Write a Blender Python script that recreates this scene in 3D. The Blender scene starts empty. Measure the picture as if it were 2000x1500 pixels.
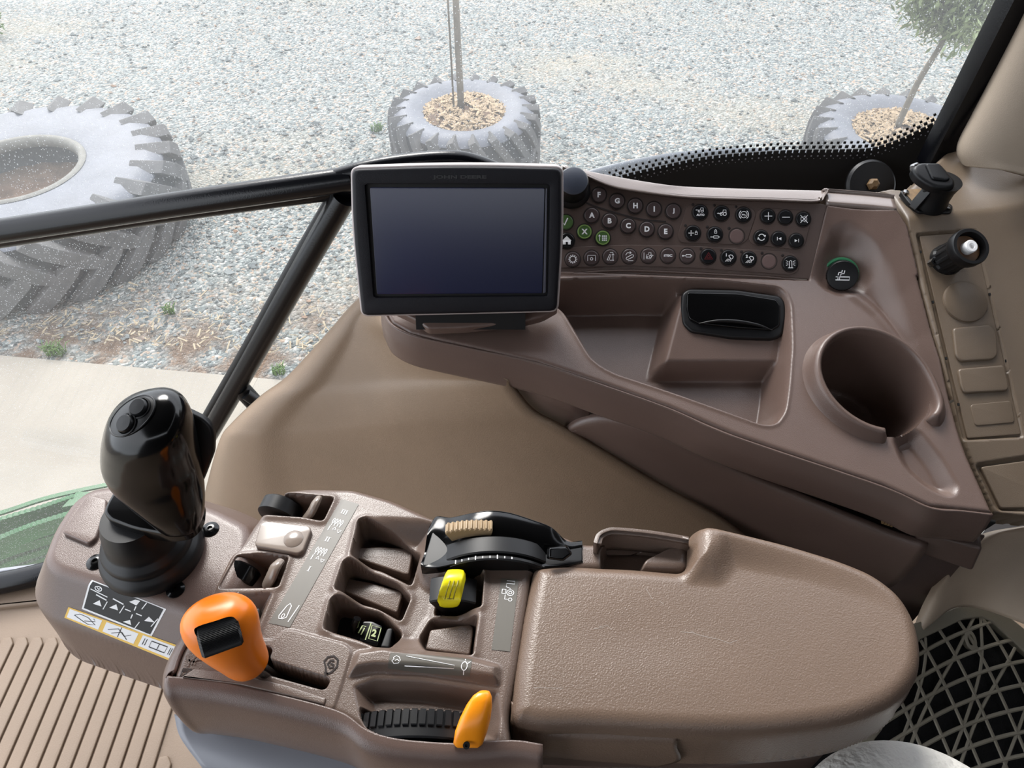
import bpy, math, random
import numpy as np
from mathutils import Vector, Matrix, noise
from mathutils.geometry import tessellate_polygon
S = bpy.context.scene
C = S.collection
R = math.radians
# ---------------------------------------------------------------- camera
PITCH = R(46.5); F = 1455.0; HC = 2.70       # eye height above the yard
cd = bpy.data.cameras.new('camera'); cam = bpy.data.objects.new('camera', cd); C.objects.link(cam)
cd.sensor_width = 36; cd.lens = 36 * F / 2000; cd.clip_start = 0.02; cd.clip_end = 200
cam.location = (0, 0, HC); cam.rotation_euler = (R(90) - PITCH, 0, 0)
S.camera = cam
# ---------------------------------------------------------------- sky, light, exposure
W = bpy.data.worlds.new('world'); S.world = W; W.use_nodes = True
wn = W.node_tree.nodes; wl = W.node_tree.links
bg = wn['Background']; bg.inputs['Strength'].default_value = 2.0
tc = wn.new('ShaderNodeTexCoord'); sp = wn.new('ShaderNodeSeparateXYZ'); rp = wn.new('ShaderNodeValToRGB')
wl.new(tc.outputs['Generated'], sp.inputs[0]); wl.new(sp.outputs['Z'], rp.inputs[0])
rp.color_ramp.elements[0].position = 0.0; rp.color_ramp.elements[0].color = (0.75, 0.80, 0.86, 1)
rp.color_ramp.elements[1].position = 0.8; rp.color_ramp.elements[1].color = (0.93, 0.97, 1.06, 1)
e = rp.color_ramp.elements.new(0.25); e.color = (0.9, 0.94, 1.0, 1)
wl.new(rp.outputs[0], bg.inputs['Color'])
sd_ = bpy.data.lights.new('sun', 'SUN'); sd_.energy = 2.8; sd_.angle = R(24); sd_.color = (1, .97, .92)
sun = bpy.data.objects.new('sun', sd_); C.objects.link(sun); sun.rotation_euler = (R(-42), R(-22), 0)
S.view_settings.view_transform = 'Standard'; S.view_settings.look = 'None'
S.view_settings.exposure = 0.86; S.view_settings.gamma = 1.0
# ---------------------------------------------------------------- pixel rays (2000 x 1500 frame) used to measure the place
cp, sp_ = math.cos(PITCH), math.sin(PITCH)
def ray(px, py):
    a = (px - 1000) / F; b = (750 - py) / F
    return Vector((a, cp + b * sp_, -sp_ + b * cp))
EYE = Vector((0, 0, HC))
def UD(px, py, drop):                 # point `drop` metres below the eye
    d = ray(px, py); return EYE + d * (drop / -d.z)
def UY(px, py, Y):                    # point on the upright plane y = Y
    d = ray(px, py); return EYE + d * (Y / d.y)
def UT(px, py, t):                    # point at depth t
    return EYE + ray(px, py) * t
class Fr:
    def __init__(s, o, tilt=0, yaw=0):
        s.o = Vector(o)
        rz = Matrix.Rotation(R(yaw), 3, 'Z')
        s.u = rz @ Vector((1, 0, 0)); s.v = rz @ Vector((0, math.cos(R(tilt)), math.sin(R(tilt))))
        s.n = s.u.cross(s.v)
    def pt(s, u, v, h=0): return s.o + s.u * u + s.v * v + s.n * h
    def uv(s, px, py, h=0):
        d = ray(px, py); t = (s.o + s.n * h - EYE).dot(s.n) / d.dot(s.n)
        q = EYE + d * t - s.o
        return (q.dot(s.u), q.dot(s.v))
    def suv(s, px, py, hf):           # on the relief surface hf
        h = 0
        for _ in range(12):
            u, v = s.uv(px, py, h); h = 0.5 * h + 0.5 * float(hf(np.array([u]), np.array([v]))[0])
        u, v = s.uv(px, py, h)
        return u, v
    def spt(s, px, py, hf, lift=0):
        u, v = s.suv(px, py, hf); return s.pt(u, v, float(hf(np.array([u]), np.array([v]))[0]) + lift)
    def poly(s, pts, h=0, hf=None):
        return [s.suv(a, b, hf) if hf else s.uv(a, b, h) for a, b in pts]
    def P(s, px, py, h=0):
        u, v = s.uv(px, py, h); return s.pt(u, v, h)
# ---------------------------------------------------------------- materials
def lin(c):
    c = c / 255.0
    return c / 12.92 if c <= 0.04045 else ((c + 0.055) / 1.055) ** 2.4
AL = .62                                # paint to albedo
def RGB(r, g, b): return (lin(r) * AL, lin(g) * AL, lin(b) * AL, 1)
def mat(name, rgb, rough=0.5, metal=0.0, bump=None, bdist=0.0004, var=0.0, vscale=20, coat=0, spec=0.5, ior=None):
    m = bpy.data.materials.new(name); m.use_nodes = True
    n = m.node_tree.nodes; l = m.node_tree.links; b = n['Principled BSDF']
    b.inputs['Base Color'].default_value = RGB(*rgb); b.inputs['Roughness'].default_value = rough
    b.inputs['Metallic'].default_value = metal; b.inputs['Specular IOR Level'].default_value = spec
    if coat: b.inputs['Coat Weight'].default_value = coat; b.inputs['Coat Roughness'].default_value = 0.08
    t = n.new('ShaderNodeTexCoord')
    if bump:
        tx = n.new('ShaderNodeTexNoise'); tx.inputs['Scale'].default_value = bump; tx.inputs['Detail'].default_value = 2
        l.new(t.outputs['Object'], tx.inputs['Vector'])
        bp = n.new('ShaderNodeBump'); bp.inputs['Strength'].default_value = 0.6; bp.inputs['Distance'].default_value = bdist
        l.new(tx.outputs['Fac'], bp.inputs['Height']); l.new(bp.outputs[0], b.inputs['Normal'])
    if var:
        tv = n.new('ShaderNodeTexNoise'); tv.inputs['Scale'].default_value = vscale; tv.inputs['Detail'].default_value = 5
        l.new(t.outputs['Object'], tv.inputs['Vector'])
        hs = n.new('ShaderNodeHueSaturation'); hs.inputs['Color'].default_value = RGB(*rgb)
        mr = n.new('ShaderNodeMapRange'); mr.inputs['From Min'].default_value = .3; mr.inputs['From Max'].default_value = .7
        mr.inputs['To Min'].default_value = 1 - var; mr.inputs['To Max'].default_value = 1 + var
        l.new(tv.outputs['Fac'], mr.inputs['Value']); l.new(mr.outputs[0], hs.inputs['Value']); l.new(hs.outputs[0], b.inputs['Base Color'])
    return m
M = {}
M['plastic'] = mat('console_plastic', (124, 103, 94), 0.31, bump=1500, bdist=.0003, var=.04)
M['plastic_panel'] = mat('panel_plastic', (106, 87, 79), 0.42, bump=1500, bdist=.0002)
M['plastic_rear'] = mat('rear_trim_plastic', (128, 111, 93), 0.38, bump=1500, bdist=.0003, var=.04)
M['pad'] = mat('armrest_skin', (137, 115, 99), 0.33, bump=900, bdist=.0005, var=.05, vscale=12)
M['plastic_top'] = mat('console_top_plastic', (128, 109, 98), 0.30, bump=1300, bdist=.0003, var=.03)
M['ledge'] = mat('ledge_sky_glare', (150, 134, 126), 0.24, bump=900, bdist=.0002, spec=.8)
M['vinyl'] = mat('beige_vinyl', (156, 132, 108), 0.5, bump=700, bdist=.0006, var=.04)
M['pillar'] = mat('beige_pillar_trim', (176, 160, 141), 0.7, bump=900, bdist=.0004, var=.03)
M['floor'] = mat('ribbed_mat', (142, 121, 101), 0.6, bump=500, bdist=.0005, var=.07, vscale=6)
M['blackgloss'] = mat('gloss_black', (12, 12, 13), 0.15, spec=.32)
M['black'] = mat('black_plastic', (20, 20, 22), 0.40, spec=.35)
M['blacksatin'] = mat('satin_black_metal', (11, 12, 17), 0.22, spec=.3, bump=600, bdist=.0002)
M['blackmatte'] = mat('black_void', (7, 7, 8), 0.8)
M['rubber'] = mat('boot_rubber', (18, 19, 22), 0.42, spec=.35)
M['bezel'] = mat('display_bezel', (22, 22, 30), 0.55, spec=.3, bump=1500, bdist=.0003)
M['silver'] = mat('display_rim', (180, 170, 168), 0.35)
M['screen'] = mat('screen_glass', (34, 40, 78), 0.24, spec=.7)
M['white'] = mat('white_print', (235, 235, 235), 0.5)
M['print'] = mat('grey_print', (205, 205, 200), 0.5)
M['strip'] = mat('label_strip', (112, 107, 98), 0.4)
M['btnbrown'] = mat('brown_button', (88, 72, 70), 0.4)
M['btnblack'] = mat('black_button', (16, 16, 19), 0.38, spec=.3)
M['btnblank'] = mat('blank_button', (134, 109, 104), 0.45)
M['btngreen'] = mat('green_button', (88, 128, 62), 0.4)
M['greenring'] = mat('pale_green_ring', (165, 200, 110), 0.4)
M['groove'] = mat('groove_shadow_gap', (48, 38, 35), 0.8)
M['orange'] = mat('orange_plastic', (255, 146, 22), 0.30)
M['orange2'] = mat('amber_plastic', (255, 158, 14), 0.28)
M['yellow'] = mat('yellow_plastic', (235, 222, 18), 0.32)
M['red'] = mat('dark_red_print', (150, 40, 45), 0.5)
M['paddle'] = mat('worn_paddle', (160, 145, 133), 0.22)
M['chrome'] = mat('bare_metal', (170, 170, 170), 0.25, metal=1)
M['rust'] = mat('worn_tan_metal', (150, 120, 82), 0.55, var=.2, vscale=200)
M['tan'] = mat('tan_wheel', (196, 168, 130), 0.5)
M['ringgreen'] = mat('teal_green_ring', (70, 150, 105), 0.35)
M['labelblack'] = mat('decal_black', (14, 13, 15), 0.6)
M['labelwhite'] = mat('decal_white', (222, 220, 225), 0.45)
M['labelyellow'] = mat('decal_yellow', (225, 180, 55), 0.45)
M['greypaint'] = mat('pale_grey', (166, 168, 176), 0.35)
M['lattice'] = mat('grille_plastic', (158, 150, 132), 0.5, bump=900, bdist=.0003)
M['foam'] = mat('black_speaker_foam', (12, 12, 13), 0.95, bump=400, bdist=.002)
M['fabric'] = mat('seat_fabric', (255, 252, 245), 0.9, bump=160, bdist=.006)
M['greensteel'] = mat('green_paint', (8, 96, 34), 0.35, var=.25, vscale=12)
M['concrete'] = mat('concrete', (152, 145, 132), 0.8, bump=60, bdist=.003, var=.12, vscale=2.2)
M['trunk'] = mat('sapling_bark', (118, 110, 97), 0.8, var=.2, vscale=30)
M['leaf'] = mat('leaf_green', (138, 152, 104), 0.6, var=.25, vscale=9)
M['soil'] = mat('brown_soil', (104, 82, 64), 0.95, bump=40, bdist=.02, var=.3, vscale=14)
M['grass'] = mat('grass_green', (88, 124, 46), 0.7, var=.2, vscale=20)
M['straw'] = mat('dry_straw', (158, 144, 118), 0.8, var=.2, vscale=20)
M['chip'] = mat('wood_chip', (176, 154, 124), 0.85, var=.25, vscale=30)
M['roof'] = mat('headliner', (58, 55, 56), 0.9)
for k_, c_ in (('white', .9), ('labelwhite', .8), ('print', .7)): M[k_].node_tree.nodes['Principled BSDF'].inputs['Base Color'].default_value = (c_, c_, c_, 1)
for k_, c_ in (('labelyellow', (.78, .48, .06)), ('orange', (.92, .22, .01)), ('orange2', (1, .32, .01)), ('yellow', (.82, .72, .01)), ('silver', (.42, .37, .36))): M[k_].node_tree.nodes['Principled BSDF'].inputs['Base Color'].default_value = (*c_, 1)
# tyre rubber: paler carcass, darker tread
def tyre_mat():
    m = mat('tyre_carcass_rubber', (104, 107, 115), 0.62, bump=50, bdist=.004, var=.14, vscale=7); return m
M['tyre'] = tyre_mat()
M['tread'] = mat('tyre_tread_rubber', (24, 26, 31), 0.7, bump=40, bdist=.004, var=.3, vscale=9)
M['lug'] = mat('tyre_lug_rubber', (86, 85, 84), 0.75, bump=40, bdist=.004, var=.25, vscale=12)
M['lip'] = mat('tyre_bead', (112, 110, 102), 0.7, var=.2)
M['fender'] = mat('fender_sky_sheen', (118, 126, 138), 0.35)
def gravel_mat():
    m = bpy.data.materials.new('crushed_gravel'); m.use_nodes = True
    n = m.node_tree.nodes; l = m.node_tree.links; b = n['Principled BSDF']; b.inputs['Roughness'].default_value = .75
    t = n.new('ShaderNodeTexCoord')
    nz = n.new('ShaderNodeTexNoise'); nz.inputs['Scale'].default_value = 14; l.new(t.outputs['Object'], nz.inputs['Vector'])
    mx = n.new('ShaderNodeMix'); mx.data_type = 'VECTOR'; mx.inputs['Factor'].default_value = .03
    l.new(t.outputs['Object'], mx.inputs[4]); l.new(nz.outputs['Color'], mx.inputs[5])
    vo = n.new('ShaderNodeTexVoronoi'); vo.inputs['Scale'].default_value = 62; l.new(mx.outputs[1], vo.inputs['Vector'])
    r = n.new('ShaderNodeValToRGB'); sx = n.new('ShaderNodeSeparateColor'); l.new(vo.outputs['Color'], sx.inputs[0]); l.new(sx.outputs[0], r.inputs[0])
    el = r.color_ramp.elements; el[0].color = RGB(70, 76, 76); el[1].color = RGB(196, 194, 186); el[1].position = 1
    for p, c in ((.22, (104, 112, 110)), (.45, (130, 138, 135)), (.7, (152, 157, 152)), (.9, (172, 148, 126)), (.93, (176, 176, 170))):
        q = el.new(p); q.color = RGB(*c)
    # dusty sand patches lying between the stones
    n2 = n.new('ShaderNodeTexNoise'); n2.inputs['Scale'].default_value = .55; n2.inputs['Detail'].default_value = 6
    mp = n.new('ShaderNodeMapping'); mp.inputs['Scale'].default_value = (.5, 1.3, 1); mp.inputs['Rotation'].default_value = (0, 0, .18)
    l.new(t.outputs['Object'], mp.inputs[0]); l.new(mp.outputs[0], n2.inputs['Vector'])
    r2 = n.new('ShaderNodeValToRGB'); r2.color_ramp.elements[0].position = .50; r2.color_ramp.elements[1].position = .68
    l.new(n2.outputs['Fac'], r2.inputs[0])
    m2 = n.new('ShaderNodeMix'); m2.data_type = 'RGBA'; m2.inputs[7].default_value = RGB(172, 160, 134)
    k = n.new('ShaderNodeMath'); k.operation = 'MULTIPLY'; k.inputs[1].default_value = .6; l.new(r2.outputs[0], k.inputs[0])
    l.new(k.outputs[0], m2.inputs['Factor']); l.new(r.outputs[0], m2.inputs[6])
    # brown litter beside the slab
    sx2 = n.new('ShaderNodeSeparateXYZ'); l.new(t.outputs['Object'], sx2.inputs[0])
    mr = n.new('ShaderNodeMapRange'); mr.inputs['From Min'].default_value = 3.45 - 9; mr.inputs['From Max'].default_value = 2.85 - 9
    l.new(sx2.outputs['Y'], mr.inputs['Value'])
    n3 = n.new('ShaderNodeTexNoise'); n3.inputs['Scale'].default_value = 5; n3.inputs['Detail'].default_value = 8; l.new(t.outputs['Object'], n3.inputs['Vector'])
    r3 = n.new('ShaderNodeValToRGB'); r3.color_ramp.elements[0].position = .42; r3.color_ramp.elements[1].position = .6; l.new(n3.outputs['Fac'], r3.inputs[0])
    k2 = n.new('ShaderNodeMath'); k2.operation = 'MULTIPLY'; l.new(mr.outputs[0], k2.inputs[0]); l.new(r3.outputs[0], k2.inputs[1])
    m3 = n.new('ShaderNodeMix'); m3.data_type = 'RGBA'; m3.inputs[7].default_value = RGB(112, 90, 70)
    l.new(k2.outputs[0], m3.inputs['Factor']); l.new(m2.outputs[2], m3.inputs[6]); l.new(m3.outputs[2], b.inputs['Base Color'])
    iv = n.new('ShaderNodeMath'); iv.operation = 'MULTIPLY_ADD'; iv.inputs[1].default_value = -1; iv.inputs[2].default_value = 1; l.new(vo.outputs['Distance'], iv.inputs[0])
    bp = n.new('ShaderNodeBump'); bp.inputs['Strength'].default_value = .9; bp.inputs['Distance'].default_value = .02
    l.new(iv.outputs[0], bp.inputs['Height']); l.new(bp.outputs[0], b.inputs['Normal'])
    return m
M['gravel'] = gravel_mat()
def glass_mat(name, haze, tint=(255, 255, 255)):
    m = bpy.data.materials.new(name); m.use_nodes = True
    n = m.node_tree.nodes; l = m.node_tree.links; n.remove(n['Principled BSDF']); out = n['Material Output']
    tr = n.new('ShaderNodeBsdfTransparent'); tr.inputs[0].default_value = (1, 1, 1, 1)
    gl = n.new('ShaderNodeBsdfGlossy'); gl.inputs['Roughness'].default_value = .02
    lw = n.new('ShaderNodeLayerWeight'); pw = n.new('ShaderNodeMath'); pw.operation = 'POWER'; pw.inputs[1].default_value = 5; l.new(lw.outputs['Facing'], pw.inputs[0])
    fr = n.new('ShaderNodeMath'); fr.operation = 'MULTIPLY_ADD'; fr.inputs[1].default_value = .9; fr.inputs[2].default_value = .03; l.new(pw.outputs[0], fr.inputs[0])
    m1 = n.new('ShaderNodeMixShader'); l.new(fr.outputs[0], m1.inputs[0]); l.new(tr.outputs[0], m1.inputs[1]); l.new(gl.outputs[0], m1.inputs[2])
    df = n.new('ShaderNodeBsdfDiffuse'); df.inputs[0].default_value = (.5, .51, .52, 1)
    tl = n.new('ShaderNodeBsdfTranslucent'); tl.inputs[0].default_value = (.5, .52, .53, 1)
    ad = n.new('ShaderNodeMixShader'); ad.inputs[0].default_value = .6; l.new(df.outputs[0], ad.inputs[1]); l.new(tl.outputs[0], ad.inputs[2])
    t = n.new('ShaderNodeTexCoord'); vo = n.new('ShaderNodeTexVoronoi'); vo.inputs['Scale'].default_value = 330; l.new(t.outputs['Object'], vo.inputs['Vector'])
    lt = n.new('ShaderNodeMath'); lt.operation = 'LESS_THAN'; lt.inputs[1].default_value = .22; l.new(vo.outputs['Distance'], lt.inputs[0])
    sc = n.new('ShaderNodeSeparateColor'); l.new(vo.outputs['Color'], sc.inputs[0])
    gt = n.new('ShaderNodeMath'); gt.operation = 'GREATER_THAN'; gt.inputs[1].default_value = .62; l.new(sc.outputs[0], gt.inputs[0])
    mu = n.new('ShaderNodeMath'); mu.operation = 'MULTIPLY'; l.new(lt.outputs[0], mu.inputs[0]); l.new(gt.outputs[0], mu.inputs[1])
    mm = n.new('ShaderNodeMath'); mm.operation = 'MULTIPLY_ADD'; mm.inputs[1].default_value = .45; mm.inputs[2].default_value = haze; l.new(mu.outputs[0], mm.inputs[0])  # even whitening haze over the view, put into the glass
    m2 = n.new('ShaderNodeMixShader'); l.new(mm.outputs[0], m2.inputs[0]); l.new(m1.outputs[0], m2.inputs[1]); l.new(ad.outputs[0], m2.inputs[2])
    l.new(m2.outputs[0], out.inputs[0]); return m
M['glass'] = glass_mat('rain_spotted_glass', .09); M['glass2'] = glass_mat('door_glass', .04)
# ---------------------------------------------------------------- object helpers
def thing(name, label, cat, loc, group=None):
    o = bpy.data.objects.new(name, None); C.objects.link(o); o.location = loc; o.empty_display_size = .02
    o['label'] = label; o['category'] = cat
    if group: o['group'] = group
    return o
def tag(o, label, cat, group=None, kind=None):
    o['label'] = label; o['category'] = cat
    if group: o['group'] = group
    if kind: o['kind'] = kind
    return o
def struct(o, label=None):
    o['kind'] = 'structure'
    if label: o['label'] = label
    return o
def wloc(o):
    v = Vector((0, 0, 0))
    while o: v += o.location; o = o.parent
    return v
def mk(name, V, Fc, m, parent=None, ang=35, solid=0, sub=0, bevel=0):
    V = np.array([tuple(v) for v in V], dtype=float) if not isinstance(V, np.ndarray) else V
    org = V.mean(axis=0)
    me = bpy.data.meshes.new(name); me.from_pydata((V - org).tolist(), [], Fc); me.validate(); me.update()
    ms = m if isinstance(m, (list, tuple)) else [m]
    for q in ms: me.materials.append(M[q] if isinstance(q, str) else q)
    me.polygons.foreach_set('use_smooth', [True] * len(me.polygons))
    o = bpy.data.objects.new(name, me); C.objects.link(o)
    if parent: o.parent = parent; o.location = Vector(org) - wloc(parent)
    else: o.location = org
    if solid:
        md = o.modifiers.new('s', 'SOLIDIFY'); md.thickness = abs(solid); md.offset = -1 if solid > 0 else 1
    if bevel:
        md = o.modifiers.new('b', 'BEVEL'); md.width = bevel; md.segments = 3; md.limit_method = 'ANGLE'; md.angle_limit = R(30)
    if sub:
        md = o.modifiers.new('u', 'SUBSURF'); md.levels = sub; md.render_levels = sub
    if ang and not sub: me.set_sharp_from_angle(angle=R(ang))
    return o
class MB:                                      # collects pieces into one mesh
    def __init__(s): s.V = []; s.F = []
    def add(s, V, Fc):
        n = len(s.V); s.V += [tuple(v) for v in V]; s.F += [tuple(i + n for i in f) for f in Fc]; return s
    def build(s, name, m, parent=None, **k): return mk(name, s.V, s.F, m, parent, **k)
def loft(rings, cap0=True, cap1=True, closed=True):
    n = len(rings[0]); V = [p for r in rings for p in r]; Fc = []
    for i in range(len(rings) - 1):
        for j in range(n if closed else n - 1):
            a = i * n + j; b = i * n + (j + 1) % n
            Fc.append((a, b, b + n, a + n))
    if cap0: Fc.append(tuple(reversed(range(n))))
    if cap1: Fc.append(tuple((len(rings) - 1) * n + j for j in range(n)))
    return V, Fc
def cat(P, n, closed=False):                   # Catmull-Rom resample of a list of vectors
    P = [np.array(tuple(p), float) for p in P]; out = []; m = len(P)
    seg = m if closed else m - 1
    for i in range(seg):
        p1, p2 = P[i % m], P[(i + 1) % m]
        p0 = P[(i - 1) % m] if closed or i > 0 else 2 * p1 - p2
        p3 = P[(i + 2) % m] if closed or i + 2 < m else 2 * p2 - p1
        for k in range(n):
            t = k / n
            out.append(.5 * ((2 * p1) + (-p0 + p2) * t + (2 * p0 - 5 * p1 + 4 * p2 - p3) * t * t + (-p0 + 3 * p1 - 3 * p2 + p3) * t ** 3))
    if not closed: out.append(P[-1])
    return out
def tube(P, r, n=16, k=8, smooth=True, flat=None):
    P = [Vector(tuple(p)) for p in (cat(P, k) if smooth and len(P) > 2 else P)]
    rr = r if isinstance(r, (list, tuple)) else [r]
    rings = []; m = len(P); up = None
    for i, p in enumerate(P):
        t = (P[min(i + 1, m - 1)] - P[max(i - 1, 0)]).normalized()
        if up is None:
            up = Vector((0, 0, 1)) if abs(t.z) < .9 else Vector((0, 1, 0))
        a = t.cross(up).normalized(); b = a.cross(t).normalized(); up = b
        f = i / (m - 1) * (len(rr) - 1); q = int(min(f, len(rr) - 2)) if len(rr) > 1 else 0
        ra = rr[0] if len(rr) == 1 else rr[q] * (1 - (f - q)) + rr[q + 1] * (f - q)
        rings.append([p + a * (math.cos(w) * ra) + b * (math.sin(w) * ra * (flat or 1)) for w in [2 * math.pi * j / n for j in range(n)]])
    return loft(rings)
def axes(n):
    n = Vector(n).normalized(); a = n.cross(Vector((0, 1, 0)))
    if a.length < .1: a = n.cross(Vector((1, 0, 0)))
    a.normalize(); return a, n.cross(a), n
def lathe(c, n, prof, seg=40, rx=1, a=None, cap0=True, cap1=True, fn=None):
    """prof: (radius, height) from bottom to top"""
    A, B, N = axes(n); c = Vector(c)
    if a is not None:
        A = Vector(a).normalized(); B = N.cross(A)
    rings = [[c + N * h + (A * math.cos(w) * r * rx + B * math.sin(w) * r) * (fn(w, i) if fn else 1) for w in [2 * math.pi * j / seg for j in range(seg)]] for i, (r, h) in enumerate(prof)]
    return loft(rings, cap0, cap1)
def box(c, ax, ay, az):                        # half-vectors
    c, ax, ay, az = map(Vector, (c, ax, ay, az))
    V = [c + ax * i + ay * j + az * k for k in (-1, 1) for j in (-1, 1) for i in (-1, 1)]
    Fc = [(0, 2, 3, 1), (4, 5, 7, 6), (0, 1, 5, 4), (1, 3, 7, 5), (3, 2, 6, 7), (2, 0, 4, 6)]
    if ax.cross(ay).dot(az) < 0: Fc = [tuple(reversed(f)) for f in Fc]
    return V, Fc
def fillet(P, r, n=6):                         # round the corners of a 2-D polygon
    P = [np.array(p, float) for p in P]; m = len(P); out = []
    rs = r if isinstance(r, (list, tuple)) else [r] * m
    for i in range(m):
        a, b, c = P[i - 1], P[i], P[(i + 1) % m]
        d1 = a - b; d2 = c - b; l1 = np.linalg.norm(d1); l2 = np.linalg.norm(d2)
        if l1 < 1e-9 or l2 < 1e-9: continue
        q = min(rs[i], l1 * .48, l2 * .48)
        s, e_ = b + d1 / l1 * q, b + d2 / l2 * q
        if q <= 1e-6: out.append(b); continue
        for k in range(n + 1):
            t = k / n; out.append((1 - t) ** 2 * s + 2 * t * (1 - t) * b + t * t * e_)
    return [tuple(p) for p in out]
def area2(P): return sum(P[i - 1][0] * P[i][1] - P[i][0] * P[i - 1][1] for i in range(len(P)))
def offs(P, d):                                # inset (d>0) of a ccw polygon
    m = len(P); out = []
    for i in range(m):
        a, b, c = (np.array(P[i - 1]), np.array(P[i]), np.array(P[(i + 1) % m]))
        e1 = b - a; e2 = c - b
        n1 = np.array((-e1[1], e1[0])) / (np.linalg.norm(e1) + 1e-12); n2 = np.array((-e2[1], e2[0])) / (np.linalg.norm(e2) + 1e-12)
        nn = n1 + n2; L = np.linalg.norm(nn)
        nn = nn / L if L > 1e-6 else n1
        k = 1 / max(.5, nn.dot(n1)); out.append(tuple(b + nn * d * k))
    return out
def plate(fr, poly, h0, h1, bev=.0008, r=.002, seg=4, raw=False):
    """a slab with a rounded top rim in the frame's plane; poly in frame uv"""
    P = poly if raw else fillet(poly, r, 6)
    if area2(P) < 0: P = P[::-1]
    rings = [[fr.pt(u, v, h0) for u, v in P]]
    for k in range(seg + 1):
        w = math.pi / 2 * k / seg
        rings.append([fr.pt(u, v, h1 - bev + bev * math.sin(w)) for u, v in offs(P, bev * (1 - math.cos(w)))])
    V, Fc = loft(rings, True, False)
    top = rings[-1]; n0 = len(V) - len(top)
    tri = tessellate_polygon([[Vector((p[0], p[1], 0)) for p in offs(P, bev)]])
    for t in tri:
        t = tuple(n0 + i for i in t)
        a, b, c = (V[i] for i in t)
        if (b - a).cross(c - a).dot(fr.n) < 0: t = t[::-1]
        Fc.append(t)
    return V, Fc
def pplate(fr, px, h0, h1, bev=.0008, r=.002, **k): return plate(fr, fr.poly(px, h1), h0, h1, bev, r, **k)
def sdf(U, V, P):
    P = np.array(P, float); X = np.stack([U.ravel(), V.ravel()], 1)
    d = np.full(len(X), 1e9); s = np.ones(len(X)); m = len(P)
    for i in range(m):
        a = P[i - 1]; b = P[i]; e_ = b - a; w = X - a
        L = e_.dot(e_)
        if L < 1e-16: continue
        t = np.clip(w.dot(e_) / L, 0, 1)[:, None]
        q = w - t * e_; d = np.minimum(d, (q * q).sum(1))
        c1 = X[:, 1] >= a[1]; c2 = X[:, 1] < b[1]; c3 = (e_[0] * w[:, 1] > e_[1] * w[:, 0])
        flip = (c1 & c2 & c3) | (~c1 & ~c2 & ~c3); s[flip] *= -1
    return (np.sqrt(d) * s).reshape(U.shape)
def ss(x): x = np.clip(x, 0, 1); return x * x * (3 - 2 * x)
def rim(sd, rad, depth, draft=.003):           # rounded edge then a drafted wall; sd<0 inside
    d = np.clip(-sd, 0, rad)
    return -(rad - np.sqrt(np.maximum(rad * rad - (rad - d) ** 2, 0))) - depth * np.clip(sd / draft, 0, 1)
def relief(name, fr, bounds, step, hf, keep, m, parent, snaps=(), ang=0, cut=None):
    u0, u1, v0, v1 = bounds
    nu = int((u1 - u0) / step) + 1; nv = int((v1 - v0) / step) + 1
    U, Vv = np.meshgrid(np.linspace(u0, u1, nu), np.linspace(v0, v1, nv), indexing='ij')
    for P, off in list(snaps) + ([cut] if cut else []):                        # pull grid lines onto the drawn edges
        sdv = sdf(U, Vv, P) - off
        gu, gv = np.gradient(sdv, U[1, 0] - U[0, 0], Vv[0, 1] - Vv[0, 0]); g = np.sqrt(gu ** 2 + gv ** 2) + 1e-9
        k = np.abs(sdv) < step * .55
        U = np.where(k, U - sdv * gu / g, U); Vv = np.where(k, Vv - sdv * gv / g, Vv)
    H = hf(U, Vv); K = keep(U, Vv) if cut is None else (sdf(U, Vv, cut[0]) < cut[1] + step * .06) & keep(U, Vv)
    o = np.array(fr.o); W3 = o + U[..., None] * np.array(fr.u) + Vv[..., None] * np.array(fr.v) + H[..., None] * np.array(fr.n)
    idx = np.arange(nu * nv).reshape(nu, nv)
    q = np.stack([idx[:-1, :-1], idx[1:, :-1], idx[1:, 1:], idx[:-1, 1:]], -1).reshape(-1, 4)
    kk = K.ravel(); c4 = kk[q].sum(1); tq = q[c4 == 3]; tri = tq[kk[tq]].reshape(-1, 3); q = q[c4 == 4]
    used = np.unique(np.concatenate([q.ravel(), tri.ravel()])); rm = np.full(nu * nv, -1); rm[used] = np.arange(len(used))
    return mk(name, W3.reshape(-1, 3)[used], rm[q].tolist() + rm[tri].tolist(), m, parent, ang=ang)
def patch(name, rows, m, parent=None, n=8, k=8, solid=0, ang=0):
    rr = [cat(r, n) for r in rows]; cols = list(zip(*rr)); cc = [cat(c, k) for c in cols]
    nr = len(cc[0]); nc = len(cc); V = [cc[j][i] for i in range(nr) for j in range(nc)]
    Fc = [(i * nc + j, (i + 1) * nc + j, (i + 1) * nc + j + 1, i * nc + j + 1) for i in range(nr - 1) for j in range(nc - 1)]
    return mk(name, V, Fc, m, parent, ang=ang, solid=solid)
RASP = [1.0, 1.0]                              # shape of the label a stroke is printed on
def ribbon(mb, mp0, pts, w, closed=False):
    ax_, ay_ = RASP; mp = lambda x, y: mp0(x / ax_, y / ay_); pts = [(p[0] * ax_, p[1] * ay_) for p in pts]      # flat printed stroke; mp maps 2-D to 3-D
    P = [np.array(p, float) for p in pts]
    if closed: P.append(P[0])
    m = len(P); L = []; Rr = []
    for i in range(m):
        a = P[max(i - 1, 0)]; b = P[min(i + 1, m - 1)]
        if closed and i in (0, m - 1): a = P[-2]; b = P[1]
        t = b - a; t = t / (np.linalg.norm(t) + 1e-12); nn = np.array((-t[1], t[0])) * w / 2
        e0 = -t * w * .3 if i == 0 and not closed else (t * w * .3 if i == m - 1 and not closed else 0)
        L.append(mp(*(P[i] + nn + e0))); Rr.append(mp(*(P[i] - nn + e0)))
    V = L + Rr; mb.add(V, [(i + m, i + 1 + m, i + 1, i) for i in range(m - 1)])
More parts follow.
